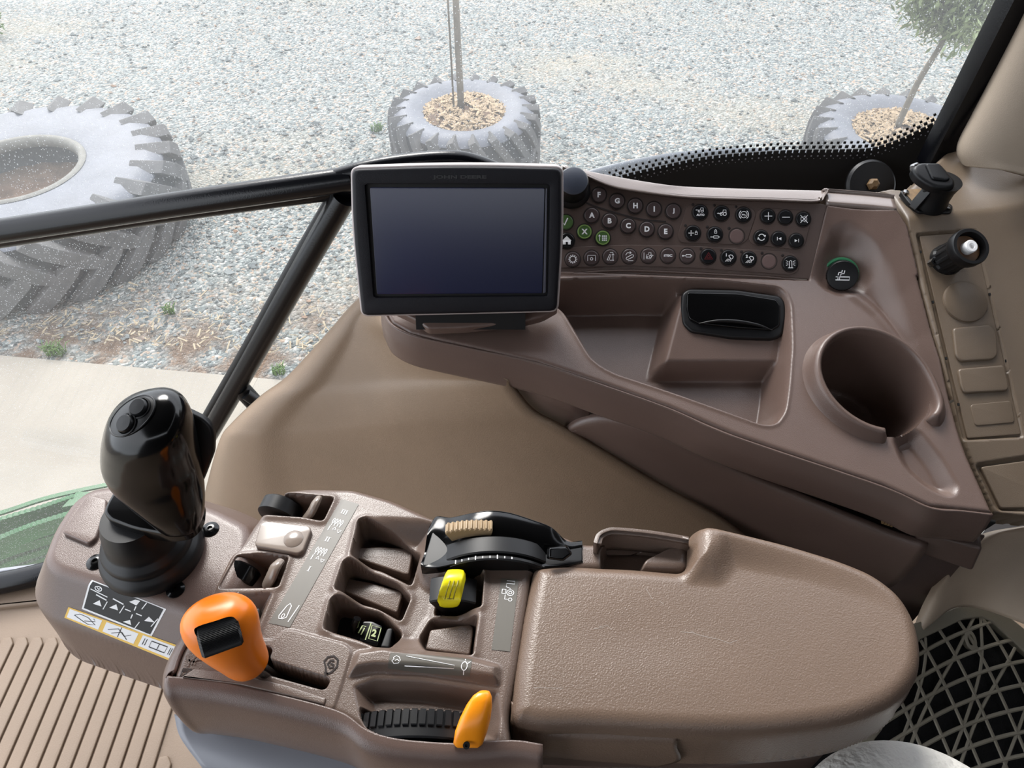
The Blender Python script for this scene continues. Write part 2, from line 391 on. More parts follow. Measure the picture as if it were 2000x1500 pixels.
def fill(mb, mp, pts):
    tri = tessellate_polygon([[Vector((p[0], p[1], 0)) for p in pts]])
    V = [mp(*p) for p in pts]; P = pts; out = []
    for t in tri:
        a, b, c = (P[i] for i in t)
        if (b[0] - a[0]) * (c[1] - a[1]) - (b[1] - a[1]) * (c[0] - a[0]) < 0: t = t[::-1]
        out.append(tuple(t))
    mb.add(V, out)
def circ(cx, cy, r, n=20, a0=0, a1=360, ry=None):
    ry = ry or r; full = abs(a1 - a0) >= 360; k = n if full else n + 1
    return [(cx + r * math.cos(R(a0 + (a1 - a0) * i / n)), cy + ry * math.sin(R(a0 + (a1 - a0) * i / n))) for i in range(k)]
_tc = {}
def text2d(s, bold=.045):
    if s in _tc: return _tc[s]
    cu = bpy.data.curves.new('t', 'FONT'); cu.body = s; cu.size = 1; cu.align_x = 'CENTER'; cu.align_y = 'CENTER'; cu.offset = bold; cu.resolution_u = 3
    o = bpy.data.objects.new('t', cu); C.objects.link(o)
    dg = bpy.context.evaluated_depsgraph_get(); me = bpy.data.meshes.new_from_object(o.evaluated_get(dg))
    V = [tuple(v.co[:2]) for v in me.vertices]; Fc = [tuple(p.vertices) for p in me.polygons]
    xs = [v[0] for v in V]; ys = [v[1] for v in V]; cx = (min(xs) + max(xs)) / 2; cy = (min(ys) + max(ys)) / 2
    V = [(x - cx, y - cy) for x, y in V]; w = max(xs) - min(xs); h = max(ys) - min(ys)
    bpy.data.objects.remove(o); bpy.data.meshes.remove(me); bpy.data.curves.remove(cu)
    _tc[s] = (V, Fc, w, h); return _tc[s]
def text(mb, mp, s, x, y, h, wmax=None, rot=0, bold=.045):
    V, Fc, w, hh = text2d(s, bold); k = h / hh; kx = k
    if wmax: kx = wmax / w
    c, sn = math.cos(R(rot)), math.sin(R(rot)); out = []
    for a, b in V:
        a *= kx; b *= k; out.append(mp(x + a * c - b * sn, y + a * sn + b * c))
    n = len(mb.V); F2 = []
    for f in Fc:
        a, b, c_ = (V[f[0]], V[f[1]], V[f[2]])
        F2.append(f if (b[0] - a[0]) * (c_[1] - a[1]) - (b[1] - a[1]) * (c_[0] - a[0]) >= 0 else f[::-1])
    mb.add(out, F2)
def quadmap(px4, fr, hf=None, lift=.0003, h=0):
    """unit square (0..1) drawn inside four traced corners (tl, tr, br, bl) on a real surface"""
    tl, tr, br, bl = [fr.suv(*p, hf) if hf else fr.uv(*p, h) for p in px4]
    def f(x, y):
        t = [tl[i] * (1 - x) + tr[i] * x for i in (0, 1)]; b = [bl[i] * (1 - x) + br[i] * x for i in (0, 1)]
        u, v = (b[0] * (1 - y) + t[0] * y, b[1] * (1 - y) + t[1] * y)
        hh = float(hf(np.array([u]), np.array([v]))[0]) if hf else h
        return fr.pt(u, v, hh + lift)
    return f
def sheet(mb, mp, x0, y0, x1, y1, n=12):
    V = [mp(x0 + (x1 - x0) * i / n, y0 + (y1 - y0) * j / n) for i in range(n + 1) for j in range(n + 1)]; k = n + 1
    mb.add(V, [(i * k + j, (i + 1) * k + j, (i + 1) * k + j + 1, i * k + j + 1) for i in range(n) for j in range(n)])
# ================================================================ THE YARD
def grid_plane(x0, x1, y0, y1, n, z=0, amp=0, seed=0):
    V = []; 
    for i in range(n + 1):
        for j in range(n + 1):
            x = x0 + (x1 - x0) * i / n; y = y0 + (y1 - y0) * j / n
            V.append((x, y, z + (amp * noise.noise(Vector((x * 1.3, y * 1.3, seed))) if amp else 0)))
    return V, [(i * (n + 1) + j, (i + 1) * (n + 1) + j, (i + 1) * (n + 1) + j + 1, i * (n + 1) + j + 1) for i in range(n) for j in range(n)]
V, Fc = grid_plane(-14, 16, -6, 24, 90, 0, .012)
struct(mk('ground', V, Fc, 'gravel'), 'gravel yard outside the cab')
# concrete slab next to the tractor
sl = [UD(-700, 663, 2.7), UD(0, 697, 2.7), UD(560, 746, 2.7), UD(1500, 815, 2.7)]
rings = [[(p.x, p.y, z) for p in sl] + [(6, -5, z), (-9, -5, z)] for z in (-.05, .012)]
V, Fc = loft(rings); struct(mk('slab', V, Fc, 'concrete', ang=30), 'pale concrete slab edging the gravel')
# loose stones: one mesh of stones nobody could count
rnd = random.Random(5); mb = MB()
for i in range(5200):
    x = rnd.uniform(-4.2, 4.6); y = rnd.uniform(2.75, 8.5) if i % 2 else rnd.uniform(2.75, 5.2)
    if y < 2.85 or any(math.hypot(x - a_, y - b_) < c_ for a_, b_, c_ in ((-2.9, 3.9, .93), (-.31, 4.6, .53), (2.43, 4.33, .6))): continue
    s = rnd.uniform(.009, .02) * (1 if rnd.random() < .93 else 1.8); V = []
    for k in range(6):
        a = [(1, 0, 0), (-1, 0, 0), (0, 1, 0), (0, -1, 0), (0, 0, 1), (0, 0, -1)][k]
        V.append((x + (a[0] + rnd.uniform(-.3, .3)) * s, y + (a[1] + rnd.uniform(-.3, .3)) * s * .8, .02 + (a[2] * .55 + rnd.uniform(-.2, .2)) * s + .012 * noise.noise(Vector((x * 1.3, y * 1.3, 0)))-.014))
    mb.add(V, [(0, 2, 4), (2, 1, 4), (1, 3, 4), (3, 0, 4), (2, 0, 5), (1, 2, 5), (3, 1, 5), (0, 3, 5)])
stm = bpy.data.materials.new('loose_stone'); stm.use_nodes = True
n_ = stm.node_tree.nodes; l_ = stm.node_tree.links; gi = n_.new('ShaderNodeTexCoord'); vo = n_.new('ShaderNodeTexVoronoi'); vo.inputs['Scale'].default_value = 14
l_.new(gi.outputs['Object'], vo.inputs['Vector']); r_ = n_.new('ShaderNodeValToRGB'); s_ = n_.new('ShaderNodeSeparateColor'); l_.new(vo.outputs['Color'], s_.inputs[0]); l_.new(s_.outputs[0], r_.inputs[0])
r_.color_ramp.elements[0].color = RGB(84, 92, 92); r_.color_ramp.elements[1].color = RGB(184, 182, 172)
q_ = r_.color_ramp.elements.new(.8); q_.color = RGB(148, 153, 150); q_ = r_.color_ramp.elements.new(.95); q_.color = RGB(156, 126, 102)
l_.new(r_.outputs[0], n_['Principled BSDF'].inputs['Base Color']); n_['Principled BSDF'].inputs['Roughness'].default_value = .75
st = mb.build('loose_gravel', stm, ang=0); tag(st, 'loose grey crushed stones scattered over the whole yard', 'gravel', kind='stuff')
for p in st.data.polygons: p.use_smooth = False
# litter of straw and chips beside the slab
mb = MB()
for i in range(480):
    x = rnd.uniform(-3.0, -.4); y = 2.72 + abs(rnd.gauss(0, .22)) - x * .0 + (-.0); yy = y + (x + 1.1) * -.11
    a = rnd.uniform(0, 3.14); L = rnd.uniform(.006, .030); w = rnd.uniform(.001, .005)
    if math.hypot(x + 2.9, yy - 3.9) < .95: continue
    V, Fc = box((x, yy, .03 + rnd.uniform(0, .012)), (L * math.cos(a), L * math.sin(a), rnd.uniform(-.004, .006)), (-w * math.sin(a), w * math.cos(a), 0), (0, 0, .0012)); mb.add(V, Fc)
tag(mb.build('straw_litter', 'straw', ang=30), 'dry straw and wood scraps lying along the slab edge', 'litter', kind='stuff')
def tuft(x, y, n, h, label, seed):
    rr = random.Random(seed); mb = MB()
    for i in range(n):
        a = rr.uniform(0, 6.28); b = rr.uniform(.2, .9); L = h * rr.uniform(.6, 1.1); bx = x + rr.uniform(-1, 1) * h * .6; by = y + rr.uniform(-1, 1) * h * .3
        pts = [(bx, by, .0), (bx + math.cos(a) * L * b * .4, by + math.sin(a) * L * b * .4, .02 + L * .6), (bx + math.cos(a) * L * b, by + math.sin(a) * L * b, .02 + L * .75)]
        V, Fc = tube(pts, [.003, .0025, .0005], n=4, k=3); mb.add(V, Fc)
    tag(mb.build('grass_tuft', 'grass', ang=0), label, 'grass', 'grass tufts sprouting at the gravel edge')
for (px, py, n, h, lb, sd0) in ((110, 690, 60, .07, 'small green grass tuft at the slab edge below the big tyre', 1), (545, 728, 45, .05, 'green grass tuft at the slab edge beside the beige side trim', 2),
                           (330, 610, 26, .05, 'thin green weeds in the gravel right of the big tyre', 3), (735, 255, 30, .06, 'green weeds in the gravel left of the middle tyre planter', 4)):
    p = UD(px, py, 2.69); tuft(p.x, p.y, n, h, lb, sd0)
# ---- tyre planters
def planter(name, label, cx, cy, top, Ro, ri, lugs, soil_m, rough_lug=.05, seed=1, lip=False, mound=.0, chips=0):
    t = thing(name, label, 'tyre planter', (cx, cy, 0), 'old tractor tyres used as tree planters')
    H = top; rt = Ro * .93
    prof = [(ri + .02, .03), (rt * .86, .0), (rt * .97, H * .07), (rt, H * .2), (rt + .012, H * .5), (rt, H * .8), (rt * .97, H * .93), (rt * .86, H * .995), ((rt + ri) / 2, H), (ri + .07, H * .985), (ri + .02, H * .95), (ri, H * .93), (ri + .005, H * .87), (ri + .06, H * .8), (rt * .8, H * .5), (ri + .06, H * .1)]
    V, Fc = lathe((cx, cy, 0), (0, 0, 1), prof, seg=96, cap0=False, cap1=False)
    mk('tyre_carcass', V, Fc, 'tyre', t, ang=50)
    # dark tread band between the lugs
    V, Fc = lathe((cx, cy, 0), (0, 0, 1), [(rt * .985, H * .08), (rt + .006, H * .2), (rt + .016, H * .5), (rt + .006, H * .8), (rt * .985, H * .9)], seg=96, cap0=False, cap1=False)
    mk('tread', V, Fc, 'tread', t, ang=50)
    mb = MB()
    for side in (0, 1):
        for k in range(lugs):
            a0 = 2 * math.pi * (k + .5 * side) / lugs
            sec = []
            for s in range(7):                 # chevron lug running from the shoulder to the middle of the tread
                f = s / 6; z = H * (.99 - .56 * f) if side == 0 else H * (.01 + .56 * f)
                a = a0 + f * (.34 if side == 0 else .34) * (1 if side == 0 else 1)
                r0 = rt * (.80 if s == 0 else .96); r1 = (Ro * .965 if s == 0 else (Ro * 1.0 if s > 1 else Ro * .985)); w = (.030 if s < 6 else .02) * Ro / .8 * (1.15 if s == 0 else 1.25)
                dz = .0; tq = w / Ro
                ring = []
                for (r, da) in ((r0, -tq * 1.25), (r1, -tq), (r1, tq), (r0, tq * 1.25)):
                    ring.append((cx + r * math.cos(a + da), cy + r * math.sin(a + da), z + (da * Ro * .5 if side == 0 else -da * Ro * .5)))
                sec.append(ring)
            V, Fc = loft(sec)
            if side == 1: Fc = [tuple(reversed(f)) for f in Fc]
            mb.add(V, Fc)
    mb.build('tread_lugs', 'lug', t, ang=40, bevel=.004)
    if lip:
        V, Fc = lathe((cx, cy, 0), (0, 0, 1), [(ri + .045, H * .975), (ri + .03, H * .995), (ri + .008, H * .985), (ri - .004, H * .94), (ri - .002, H * .86), (ri + .02, H * .82)], seg=96, cap0=False, cap1=False)
        mk('bead', V, Fc, 'lip', t, ang=50)
    V = []; n = 26
    for i in range(n + 1):
        for j in range(48):
            r = (ri + .07) * i / n; w = 2 * math.pi * j / 48; x = cx + r * math.cos(w); y = cy + r * math.sin(w)
            V.append((x, y, H * soil_m[1] + mound * (1 - (i / n) ** 2) + .03 * noise.noise(Vector((x * 9, y * 9, seed))) + .012 * noise.noise(Vector((x * 30, y * 30, seed)))))
    Fc = [(i * 48 + j, (i + 1) * 48 + j, (i + 1) * 48 + (j + 1) % 48, i * 48 + (j + 1) % 48) for i in range(n) for j in range(48)]
    mk('soil', V, Fc, soil_m[0], t, ang=0)
    if chips:
        mb = MB(); rr = random.Random(seed)
        for i in range(chips):
            r = (ri + .03) * math.sqrt(rr.uniform(.03, 1)); w = rr.uniform(0, 6.283); x = cx + r * math.cos(w); y = cy + r * math.sin(w); a = rr.uniform(0, 3.14); L = rr.uniform(.008, .02)
            z = H * soil_m[1] + mound * (1 - (r / (ri + .07)) ** 2) + .012
            mb.add(*box((x, y, z), (L * math.cos(a), L * math.sin(a), rr.uniform(-.008, .008)), (-L * .5 * math.sin(a), L * .5 * math.cos(a), rr.uniform(-.005, .005)), (0, 0, .002)))
        mb.build('wood_chips', 'chip', t, ang=30)['kind'] = 'stuff'
    return t
planter('tyre_planter', 'large black tractor tyre lying flat at far left, filled with brown soil', -2.90, 3.90, .43, .90, .345, 23, ('soil', .50), seed=1, lip=True)
planter('tyre_planter', 'tractor tyre planter in the middle of the yard with a thin trunk in wood chips', -.31, 4.60, .45, .50, .262, 22, ('soil', .86), seed=2, mound=.05, chips=900)
planter('tyre_planter', 'tractor tyre planter at right seen above the dotted window edge', 2.43, 4.33, .45, .56, .29, 22, ('soil', .88), seed=3, mound=.04, chips=1300)
# ---- saplings
def sapling(label, base, top_pts, r0, seed, crown=None, nl=0, stake=True, group='young trees planted in tyres'):
    t = thing('sapling', label, 'tree', base, group)
    V, Fc = tube([base] + top_pts, [r0, r0 * .8, r0 * .65], n=10, k=6); mk('trunk', V, Fc, 'trunk', t, ang=0)
    if stake:
        b = Vector(base); V, Fc = tube([b + Vector((-.045, -.02, 0)), b + Vector((-.04, -.02, 1.9))], .006, n=8); mk('stake', V, Fc, 'trunk', t, ang=0)
    if crown:
        rr = random.Random(seed); c = Vector(crown[0]); mb = MB(); bm_ = MB(); st_ = Vector(top_pts[-2 if len(top_pts) > 1 else -1])
        for i in range(26):
            d = Vector((rr.gauss(0, 1) * crown[1], rr.gauss(0, 1) * crown[1] * .8, rr.uniform(-.15, 1.0) * crown[2])) * .8
            e0 = st_; e1 = c + d
            V, Fc = tube([e0, (e0 + e1) / 2 + Vector((0, 0, .04)), e1], [.008, .005, .002], n=5, k=4); bm_.add(V, Fc)
            for k in range(nl // 26):
                f = rr.uniform(.3, 1.12); p = e0.lerp(e1, f) + Vector((rr.gauss(0, .05), rr.gauss(0, .05), rr.gauss(0, .05)))
                a = Vector((rr.uniform(-1, 1), rr.uniform(-1, 1), rr.uniform(-1, .3))).normalized(); s = a.cross(Vector((rr.random(), rr.random(), 1))).normalized()
                L = rr.uniform(.035, .07); w = L * .16; nn = a.cross(s) * w * .25
                V = [p, p + a * L * .5 + s * w, p + a * L, p + a * L * .5 - s * w, p + a * L * .5 + nn]
                mb.add(V, [(0, 1, 4), (1, 2, 4), (2, 3, 4), (3, 0, 4)])
        bm_.build('branches', 'trunk', t, ang=0); mb.build('foliage', 'leaf', t, ang=0)['kind'] = 'stuff'
    return t
sapling('thin bare trunk with a stake rising from the middle tyre planter', (-.33, 4.62, .43), [(-.325, 4.63, 1.5), (-.29, 4.66, 2.9)], .022, 3)
b3 = Vector((2.40, 4.36, .42))
sapling('leafy pale green young tree in the right tyre planter', b3, [b3 + Vector((.02, .0, .30)), b3 + Vector((.07, .0, .56)), b3 + Vector((.08, .0, .95))], .020, 9, (b3 + Vector((.10, .0, .78)), .32, .42), 9000, stake=False)
# leaf tips poking into the frame at the far left
t = thing('shrub', 'green leaf tips at the left edge above the large tyre', 'shrub', UD(-120, 60, 2.7))
mb = MB(); mb2 = MB(); rr = random.Random(4); b = UD(-120, 60, 2.7); c0 = b + Vector((0, 0, .6))
mb2.add(*tube([b, c0], [.02, .012], n=6, smooth=False))
for i in range(22):
    tg = UY(rr.uniform(-90, 6), rr.uniform(28, 84), b.y - .1) if i else UY(2, 52, b.y - .1)
    mb2.add(*tube([c0, c0.lerp(tg, .5) + Vector((0, 0, .1)), tg], [.008, .005, .002], n=5, k=4))
    for k in range(6):
        p = c0.lerp(tg, rr.uniform(.75, 1)); a = Vector((rr.uniform(.2, 1), rr.uniform(-.4, .4), rr.uniform(-.6, .4))).normalized(); s = a.cross(Vector((0, 1, .3))).normalized(); L = rr.uniform(.05, .1); w = L * .13
        mb.add([p, p + a * L * .5 + s * w, p + a * L, p + a * L * .5 - s * w, p + a * L * .5 + Vector((0, -w * .3, 0))], [(0, 1, 4), (1, 2, 4), (2, 3, 4), (3, 0, 4)])
mb2.build('branches', 'trunk', t); mb.build('foliage', 'grass', t)
# ---- green entry step of the tractor, outside the door glass
t = thing('entry_step', 'green painted steel step with serrated open slats outside the door glass', 'step', UD(100, 1010, 1.62))
def slat(name, pts, drop, w, h, hook=0, teeth=True):
    P = [Vector(tuple(p)) for p in cat([UD(x, y, drop) for x, y in pts], 14)]
    mb = MB(); V = []; m = len(P)
    for i, p in enumerate(P):
        tg = (P[min(i + 1, m - 1)] - P[max(i - 1, 0)]).normalized(); s = Vector((-tg.y, tg.x, 0)).normalized()
        z = .003 * (i % 2) if teeth else 0
        V.append([p + s * w / 2 + Vector((0, 0, z)), p - s * w / 2 + Vector((0, 0, z)), p - s * w / 2 - Vector((0, 0, h)), p + s * w / 2 - Vector((0, 0, h))])
    v, f = loft(V); mb.add(v, f); return mb.build(name, 'greensteel', t, ang=30)
slat('top_rail', [(-80, 1020), (0, 1001), (80, 975), (150, 958), (250, 938), (330, 925)], 1.60, .012, .006, teeth=False)
slat('slat', [(-80, 1042), (0, 1014), (80, 990), (145, 968)], 1.60, .012, .05)
slat('slat', [(-80, 1085), (0, 1050), (60, 1026), (130, 1004), (190, 985)], 1.60, .014, .05)
slat('slat', [(-80, 1110), (0, 1070), (60, 1050), (130, 1030)], 1.66, .03, .03)
slat('slat', [(-80, 1140), (0, 1094), (60, 1070), (130, 1050)], 1.70, .04, .02)
slat('slat', [(-80, 1160), (0, 1112), (60, 1090), (130, 1068)], 1.74, .03, .02)
v, f = plate(Fr(UD(150, 960, 1.6)), [(-.02, -.05), (.10, -.02), (.10, .0), (.0, .0)], -.03, .0, r=.001); mk('side_plate', v, f, 'greensteel', t)

# ================================================================ CAB GLASS AND FRAME
YG = .84
def pane(name, px, Y=YG, m='glass'):
    P = [UY(a, b, Y) for a, b in px]; P2 = [p + Vector((0, .005, 0)) for p in P]
    V = P + P2; n = len(P); Fc = [tuple(range(n)), tuple(reversed(range(n, 2 * n)))] + [(i, i + n, (i + 1) % n + n, (i + 1) % n) for i in range(n)]
    return struct(mk(name, V, Fc, m, ang=20))
pane('window_1', [(-400, -700), (1960, -700), (1985, 0), (1830, 300), (1700, 380), (1100, 420), (700, 360), (-400, 500)]).update_tag()
bpy.data.objects['window_1']['label'] = 'upper side window spotted with rain'
p2 = pane('window_2', [(-300, 490), (675, 380), (655, 440), (395, 900), (330, 1100), (-300, 1130)], .822, 'glass2'); p2['label'] = 'lower door glass spotted with rain'
p3 = pane('window_3', [(680, 400), (900, 400), (760, 610), (560, 790), (430, 880)], .825, 'glass2'); p3['label'] = 'narrow pane behind the diagonal door bar'
def frame_bar(name, pts, r, m='blacksatin', flat=None, label=None, n=20, Y=.80):
    v, f = tube([UY(a, b, Y) if not isinstance(a, Vector) else a for a, b in pts], r, n=n, flat=flat)
    return mk(name, v, f, m, ang=40)
t = thing('door_1', 'black tubular door frame', 'door', UY(300, 430, .80)); t['kind'] = 'structure'
for k in ('category',): del t[k]
def sub(o): o.location = o.location - wloc(t) ; o.parent = t; return o
sub(frame_bar('upper_rail', [(-200, 478), (0, 451), (350, 398), (690, 349)], .0155))
sub(frame_bar('lower_rail', [(-200, 497), (0, 466), (350, 412), (700, 365)], .0125, Y=.812))
sub(frame_bar('diagonal_rail', [(672, 385), (600, 510), (490, 705), (395, 870), (350, 950)], .0155, Y=.80))
sub(frame_bar('diagonal_seal', [(650, 385), (580, 505), (470, 700), (375, 865), (340, 940)], .008, Y=.812, m='black'))
sub(frame_bar('curved_rail', [(640, 352), (720, 330), (800, 317), (880, 312), (930, 320), (990, 345), (1040, 380)], .011))
sub(frame_bar('latch_arm', [(470, 758), (495, 785)], .014, m='black')); sub(frame_bar('latch_tip', [(480, 770), (512, 792)], .009, m='black', Y=.79))
v, f = tube([UD(-120, 1160, 1.22), UD(0, 1139, 1.22), UD(90, 1118, 1.22), UD(180, 1090, 1.22)], .02, n=14); sub(mk('sill_seal', v, f, 'blacksatin'))
v, f = tube([UD(-120, 1140, 1.215), UD(0, 1117, 1.215), UD(90, 1104, 1.215), UD(180, 1075, 1.215)], .006, n=10); sub(mk('sill_edge', v, f, 'greypaint'))
# bonded black border of the upper window, its dots fading into the glass
FB = [(1150, 372), (1215, 349), (1290, 331), (1380, 313), (1480, 304), (1560, 300), (1640, 299), (1700, 296), (1750, 281), (1800, 258), (1850, 232)]
YF = .832
Pc = cat([UY(a, b, YF) for a, b in FB], 12)
mb = MB()
V = [tuple(p) for p in Pc] + [tuple(UY(1850 + 20, 420, YF))] + [tuple(UY(1150, 420, YF))]
V2 = [(x, y + .002, z) for x, y, z in V]; n = len(V)
tri = tessellate_polygon([[Vector((p[0], p[2], 0)) for p in V]])
F0 = [t_ if (V[t_[1]][0] - V[t_[0]][0]) * (V[t_[2]][2] - V[t_[0]][2]) - (V[t_[1]][2] - V[t_[0]][2]) * (V[t_[2]][0] - V[t_[0]][0]) > 0 else t_[::-1] for t_ in map(tuple, tri)]
mb.add(V, F0); mb.add(V2, [f[::-1] for f in F0])
L = 0; pts = [Vector(p) for p in Pc]; seg = [0]
for i in range(1, len(pts)): seg.append(seg[-1] + (pts[i] - pts[i - 1]).length)
def along(d):
    for i in range(1, len(seg)):
        if seg[i] >= d: k = (d - seg[i - 1]) / (seg[i] - seg[i - 1]); return pts[i - 1].lerp(pts[i], k), (pts[i] - pts[i - 1]).normalized()
    return pts[-1], (pts[-1] - pts[-2]).normalized()
pitch = .0080; d = 0; k = 0
while d < seg[-1]:
    p, tg = along(d); nn = Vector((-tg.z, 0, tg.x))
    if nn.z < 0: nn = -nn
    for row, (o_, s_) in enumerate(((.0022, .0030), (.0085, .0019), (.0140, .0014))):
        q = p + nn * o_ + (tg * pitch * .5 if row == 1 else Vector((0, 0, 0)))
        mb.add(*box(q, tg * s_, (0, .0008, 0), nn * s_))
    d += pitch
fr_o = mb.build('trim_1', 'blackmatte', ang=20); struct(fr_o, 'black dotted border bonded to the upper window')
mb = MB(); d = 0
while d < seg[-1]:                              # clear pin-holes in the border, showing the fender's painted sheen
    p, tg = along(d); nn = Vector((-tg.z, 0, tg.x)); nn = nn if nn.z > 0 else -nn
    for o_, s_, sh in ((-.0030, .0010, .5), (-.0066, .0005, 0)):
        q = p + nn * o_ + tg * pitch * sh + Vector((0, -.0006, 0)); v, f = lathe(q, (0, -1, 0), [(s_, 0), (s_, .0004)], seg=8); mb.add(v, f)
    d += pitch
struct(mb.build('trim_2', 'greypaint', ang=20), 'row of pale dots along the black window border')
# black rear fender outside; its sky reflection is put into the grey colour
v = [[UY(1120 + 760 * i / 12, 352 - 62 * math.sin(math.pi * min(1, (i + .3) / 11)) ** .8 + 6 * k, 1.02 - .0 * k) + Vector((0, -.10 * math.sin(k * .3), -.04 * k)) for k in range(6)] for i in range(13)]
patch('wheel_fender', v, 'fender', None, solid=.01); tag(bpy.data.objects['wheel_fender'], 'black outer wheel fender with painted grey sky sheen outside, below the dotted window edge', 'fender')
# black round cover with a rusty bolt behind the console
c = UY(1698, 362, .80); t = thing('round_cover', 'dull black round cap with a rusty bolt behind the console top', 'cap', c)
v, f = lathe(c, (0, -.75, .65), [(.030, 0), (.030, .004), (.027, .007), (.0, .0075)], seg=48, cap0=False); mk('cap', v, f, 'black', t)
v, f = lathe(c + Vector((0, -.005, .004)), (0, -.75, .65), [(.007, 0), (.007, .006), (.004, .009), (.0, .009)], seg=6, cap0=False); mk('bolt', v, f, 'rust', t)
# pillar strip and upholstered pillar at the right
cpil = [(2064, -140), (1990, 0), (1908, 160), (1824, 322)]
P = [UY(a, b, .80) for a, b in cpil]; mbp = MB()
rings = []
for i, p in enumerate(P):
    tg = (P[min(i + 1, 3)] - P[max(i - 1, 0)]).normalized(); s = tg.cross(Vector((0, 1, 0))).normalized(); yy = Vector((0, .012, 0))
    w = .0165
    rings.append([p + s * w + yy, p + s * w - yy * .4, p + s * (w - .004) - yy, p - s * (w - .004) - yy, p - s * w - yy * .4, p - s * w + yy])
v, f = loft(rings); struct(mk('trim_3', v, f, 'blacksatin', ang=30), 'flat black strip running up the rear pillar')
rows = []
for (yy, xl, Y0) in ((-150, 2100, .80), (0, 2030, .795), (80, 1992, .79), (160, 1952, .785), (230, 1915, .78), (285, 1888, .775), (312, 1896, .765)):
    rows.append([UY(xl, yy, Y0), UY(xl + 18, yy + 8, Y0 - .03), UY(xl + 80, yy + 26, Y0 - .055), UY(xl + 200, yy + 55, Y0 - .075), UY(xl + 420, yy + 90, Y0 - .08)])
o = patch('wall_rear', rows, 'pillar', None, solid=-.01); struct(o, 'beige upholstered rear pillar')
# ---- ceiling; unseen left and back walls added to block window light
def slab(name, c, h, m, k=True):
    v, f = box(c, (h[0], 0, 0), (0, h[1], 0), (0, 0, h[2])); return struct(mk(name, v, f, m, ang=20))
slab('ceiling', (-.15, -.1, HC + .42), (1.0, .98, .03), 'roof')
slab('light_block_panel', (.95, -.25, HC - .45), (.02, 1.05, .85), 'roof').name = 'light_block_back'
slab('light_block_left', (-.1, -1.05, HC - .55), (1.0, .02, .75), 'roof')
# ================================================================ SIDE CONSOLE (right of the driver)
FOLD = 0.633
deck = Fr((0, FOLD, HC - .5), 15)
T30 = math.tan(R(30))
fold_px = [(600, 546), (1581, 546), (1605, 552), (1645, 578), (1700, 622), (1750, 680), (1790, 745), (1830, 815), (1880, 900), (1950, 1000)]
fold_uv = deck.poly(fold_px)
slope_poly = fold_uv + [(.9, -.3), (.9, .6), (-.9, .6)]
tray_px = [(1015, 560), (1060, 590), (1095, 605), (1154, 704), (1193, 729), (1320, 771), (1490, 832), (1517, 831), (1536, 806), (1543, 756), (1549, 674), (1545, 591), (1528, 560), (1400, 546), (1250, 542), (1090, 545), (1030, 548)]
tray_uv = fillet(deck.poly(tray_px), .012, 6)
groove_uv = fillet(deck.poly([(1735, 850), (1775, 830), (1800, 838), (1845, 890), (1878, 950), (1872, 970), (1850, 975), (1810, 958), (1760, 915)]), .02, 6)
CUP = deck.uv(1700, 752); CUPR = .0528
ash_c = deck.poly([(1318, 548), (1282, 700), (1300, 730), (1560, 790), (1580, 560)])
TD = .050
lite_c = deck.uv(1640, 535, .012)
def deck_h(U, V):
    s1 = -sdf(U, V, slope_poly)                       # >0 beyond the fold
    sl = T30 * (1 - ss((-.02 - V + .0) / .20) * .95)
    soft = .006; sp = np.where(s1 > soft, s1 - soft / 2, np.where(s1 > 0, s1 * s1 / (2 * soft), 0))
    H = sl * np.clip(sp, 0, .3)
    # crisp facet sweeping from the fold round the cup holder
    H = H - .011 * ss(-sdf(U, V, facet_uv) / .024) * ss(s1 / .02)
    # tray
    st = sdf(U, V, tray_uv)
    depth = TD * ss((-st) / .016)
    sa = sdf(U, V, ash_c); lift = ss((-sa + .004) / .018)
    ash_h = -.008 - .23 * np.clip(-(V + .02), 0, 1)                    # sloping face that carries the ashtray
    tray_h = -depth
    ash_h2 = np.maximum(-depth, ash_h - .0 * V)
    front = ss((V - deck.uv(1400, 735, -.035)[1]) / .014)
    tray_h = tray_h * (1 - lift * front) + np.where(st < 0, ash_h2, 0) * lift * front
    H = np.where(st < .0, H * 0 + tray_h, H)
    lip = np.exp(-(st / .0022) ** 2) * .0009                            # fine raised bead round the tray
    H = H + np.where(st > -.001, lip, 0)
    sg = sdf(U, V, groove_uv); H = H - .014 * ss(-sg / .016)
    # dished seat round the lighter
    r = np.hypot(U - LIT[0], V - LIT[1]); H = np.where(r < .034, H - .006 * (1 - ss((r - .017) / .017)), H)
    return H
LIT = (9, 9)
facet_uv = fillet([deck.uv(a, b, .5 * h) for a, b, h in ((1612, 440, .06), (1655, 424, .07), (1700, 448, .07), (1745, 505, .06), (1780, 580, .05), (1806, 650, .04), (1828, 740, .03), (1800, 745, .01), (1745, 672, 0), (1690, 612, 0), (1640, 575, 0), (1605, 552, 0))], .01)
LIT = deck.suv(1645, 530, deck_h)
seam_px = [(1742, 378), (1756, 402), (1772, 440), (1800, 560), (1840, 700), (1880, 860), (1893, 895), (1941, 1003)]
lip_px = [(1941, 1003), (1880, 996), (1817, 989), (1725, 948), (1435, 850), (1311, 797), (1187, 753), (1050, 707), (930, 680), (850, 663), (800, 650), (765, 630), (748, 600)]
seam_uv = deck.poly(seam_px, hf=deck_h); lip_uv = deck.poly(lip_px, hf=deck_h)
back_uv = [deck.suv(1600, 366, deck_h)] 
pan = Fr((0, FOLD, HC - .5), 45)
seam_top = deck.suv(1752, 408, deck_h)
left_top = deck.suv(1617, 400, deck_h); left_bot = deck.suv(1581, 547, deck_h)
out_uv = [lip_uv[-1], (-.14, .012), left_bot, left_top, seam_top] + seam_uv[2:] + lip_uv[1:-1]
con = thing('side_console', 'brown moulded side console with storage tray, cup holder and storage lid', 'console', (0.1, .6, HC - .62))
